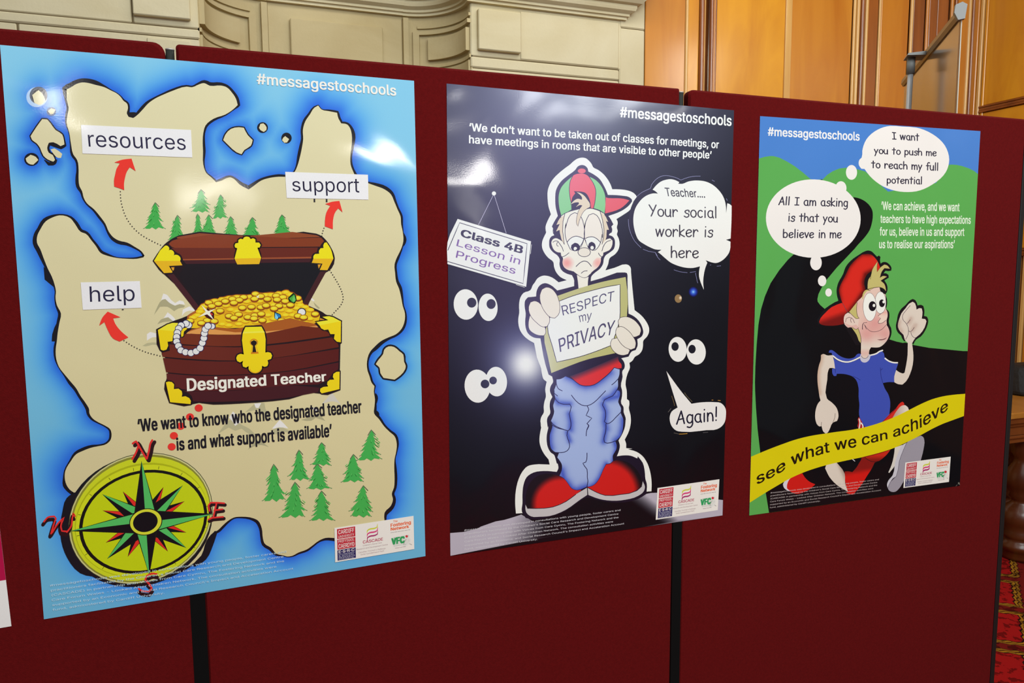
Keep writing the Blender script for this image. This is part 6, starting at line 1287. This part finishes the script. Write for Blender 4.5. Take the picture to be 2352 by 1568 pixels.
    S.poly(B_, G11([230,560, 310,540, 760,420, 640,560, 540,630, 470,655, 420,760, 330,900, 230,1060, 130,1180, 80,1240, 30,1240, -50,1210]).tolist() + G10([1900,950, 1870,860, 1845,720, 1840,580, 1900,575, 1980,590, 2060,500, 2100,430, 2150,330]).tolist(),
           lambda p: np.array([200, 26, 20.]) + (np.array([128, 24, 20.])-np.array([200, 26, 20.]))*np.clip((1088 - p[:, 1:2] - (p[:, :1]-1975)*.18)/10, 0, 1), step=5)
    S.poly(B_, G11([290,560, 560,490, 760,420, 700,500, 600,590, 540,630, 440,640, 350,600]), lambda p: np.array([190, 40, 24.]) + (np.array([124, 24, 18.])-np.array([190, 40, 24.]))*np.clip((p[:, 1:2]-1046)/10, 0, 1), step=5); S.line(B_, G11([290,560, 350,605, 440,642, 540,632]), 1, K, smooth=2)
    S.poly(B_, G10([1480,520, 1500,460, 1600,410, 1680,400, 1840,620, 1850,800, 1900,950, 1700,830, 1560,680]), lambda p: SK + (np.array([150, 122, 108.])-SK)*np.clip((p[:, :1]-1921-(p[:, 1:2]-1070)*.45)/14, 0, 1), step=5)
    S.poly(B_, G10([735,760, 850,700, 790,830, 780,880, 860,950, 780,925, 720,870, 705,810]), (206, 196, 202)); S.poly(B_, G10([830,715, 1060,610, 1110,690, 1200,770, 1300,815, 1200,900, 1080,960, 960,990, 880,970, 780,890, 780,830]), (196, 28, 22))
    S.poly(B_, G11([840,380, 980,330, 920,520, 850,700, 740,845, 722,835, 780,700, 830,480]), (206, 196, 184)); S.poly(B_, G11([980,335, 1060,290, 1000,420, 920,640, 865,905, 800,950, 740,1060, 712,1130, 697,1060, 720,990, 800,890, 850,640, 910,460]), (192, 186, 192))
    S.poly(B_, G11([1055,295, 1320,160, 1365,190, 1382,240, 1370,400, 1310,640, 1200,700, 1080,850, 980,1040, 920,1130, 850,1190, 780,1192, 730,1160, 712,1120, 760,1010, 865,905, 920,640, 1000,420]), (150, 142, 150)); S.line(B_, G11([1060,290, 1000,420, 920,640, 868,905, 760,1010, 712,1128]), 1, (90, 82, 96), smooth=2)
    S.line(B_, G11([60,590, 105,628]), 1.6, (214, 210, 210))
    # ribbon
    RB = (208, 190, 12); top = np.vstack([[edge('l', 1048.5)], G10([290,235, 500,150, 700,75, 900,5]), G8([1100,1150, 1300,1110, 1500,1080, 1700,1050, 1900,1025, 2100,990, 2250,960]), G9([360,970, 600,900, 900,785, 1200,640, 1400,540, 1600,455, 1800,400, 2000,370]), [edge('r', 904)]])
    bot = np.vstack([[edge('r', 955)], G9([2000,830, 1800,905, 1600,1000, 1400,1110, 1100,1260, 900,1350, 600,1445, 300,1520]), G10([2200,310, 2000,350, 1700,415, 1400,490, 1100,590, 850,700, 600,840, 350,990, 200,1085]), [edge('l', 1154)]])
    S.poly('ribbon_drawing', np.vstack([catmull(top, False, 3), catmull(bot, False, 3)]), RB, smooth=0)
    base = np.vstack([G10([225,820, 560,655, 925,440, 1250,310, 1550,225, 1820,160, 2050,130]), G9([430,1270, 790,1180, 1060,1100, 1260,1030, 1450,945, 1660,810, 1900,640])])
    up = np.vstack([G10([210,620, 555,455, 930,215, 1250,100, 1550,25, 1850,-50, 2030,-85]), G9([400,1080, 780,1010, 1060,905, 1235,815, 1440,725, 1640,600, 1890,460])])
    S.text('ribbon_drawing', 'see what we can achieve', base, up, (34, 22, 8), bold=.012, vtop=.70)
    SP = ['#messagetoschools was developed in consultations with young people, foster carers and', "practitioners facilitated by the Children's Social Care Research and Development Centre", '(CASCADE) in partnership with Voices from Care Cymru, The Fostering Network and the', 'Care Forum Wales - Looked After Children Network. The consultation activities were', "supported by an Economic and Social Research Council's Impact and Acceleration Account", 'fund, administered by Cardiff University.']
    S.lead = 1.05
    S.para('small_print', SP, G10([475,985])[0], G11([548,975])[0], G10([462,1255])[0], (186, 172, 168), bold=.02)
    logos(S, G11([1035,655, 1868,546, 1835,1010, 998,1122]))
    S.line('worn_corner', G11([1960,1090, 1990,1060]), 1.2, (90, 86, 80)); S.ell('worn_corner', *(G11([2015,1035])[0]), 2, 2.4, (110, 104, 92)); S.line('worn_corner', G11([2020,1040, 2035,1062]), 1, (130, 124, 110))
    S.finish()
build_achieve_poster()

def build_left_poster():
    """only the lower right corner of this one is in the frame"""
    br = at(26.2, 1437.5); tr_ = at(0, 1218); e = (tr_-br)/np.linalg.norm(tr_-br); rgt = np.array([e[2], 0, -e[0]])
    c = [br + e*.841 - rgt*.594, br + e*.841, br, br - rgt*.594]
    px = project(np.array(c))
    S = Sheet('poster', px, 'magenta and white poster cut off by the left edge of the picture')
    S.base('paper', lambda p: np.tile(np.array([224, 220, 216.]), (len(p), 1)), 6, 8)
    a = at(13.2, 1331.5); ln = np.linalg.norm(a-br)
    q = [br + e*ln, br + e*.836, br + e*.836 - rgt*.590, br + e*ln - rgt*.590]
    S.poly('magenta_field', project(np.array(q)), (170, 20, 66))
    S.finish()
build_left_poster()
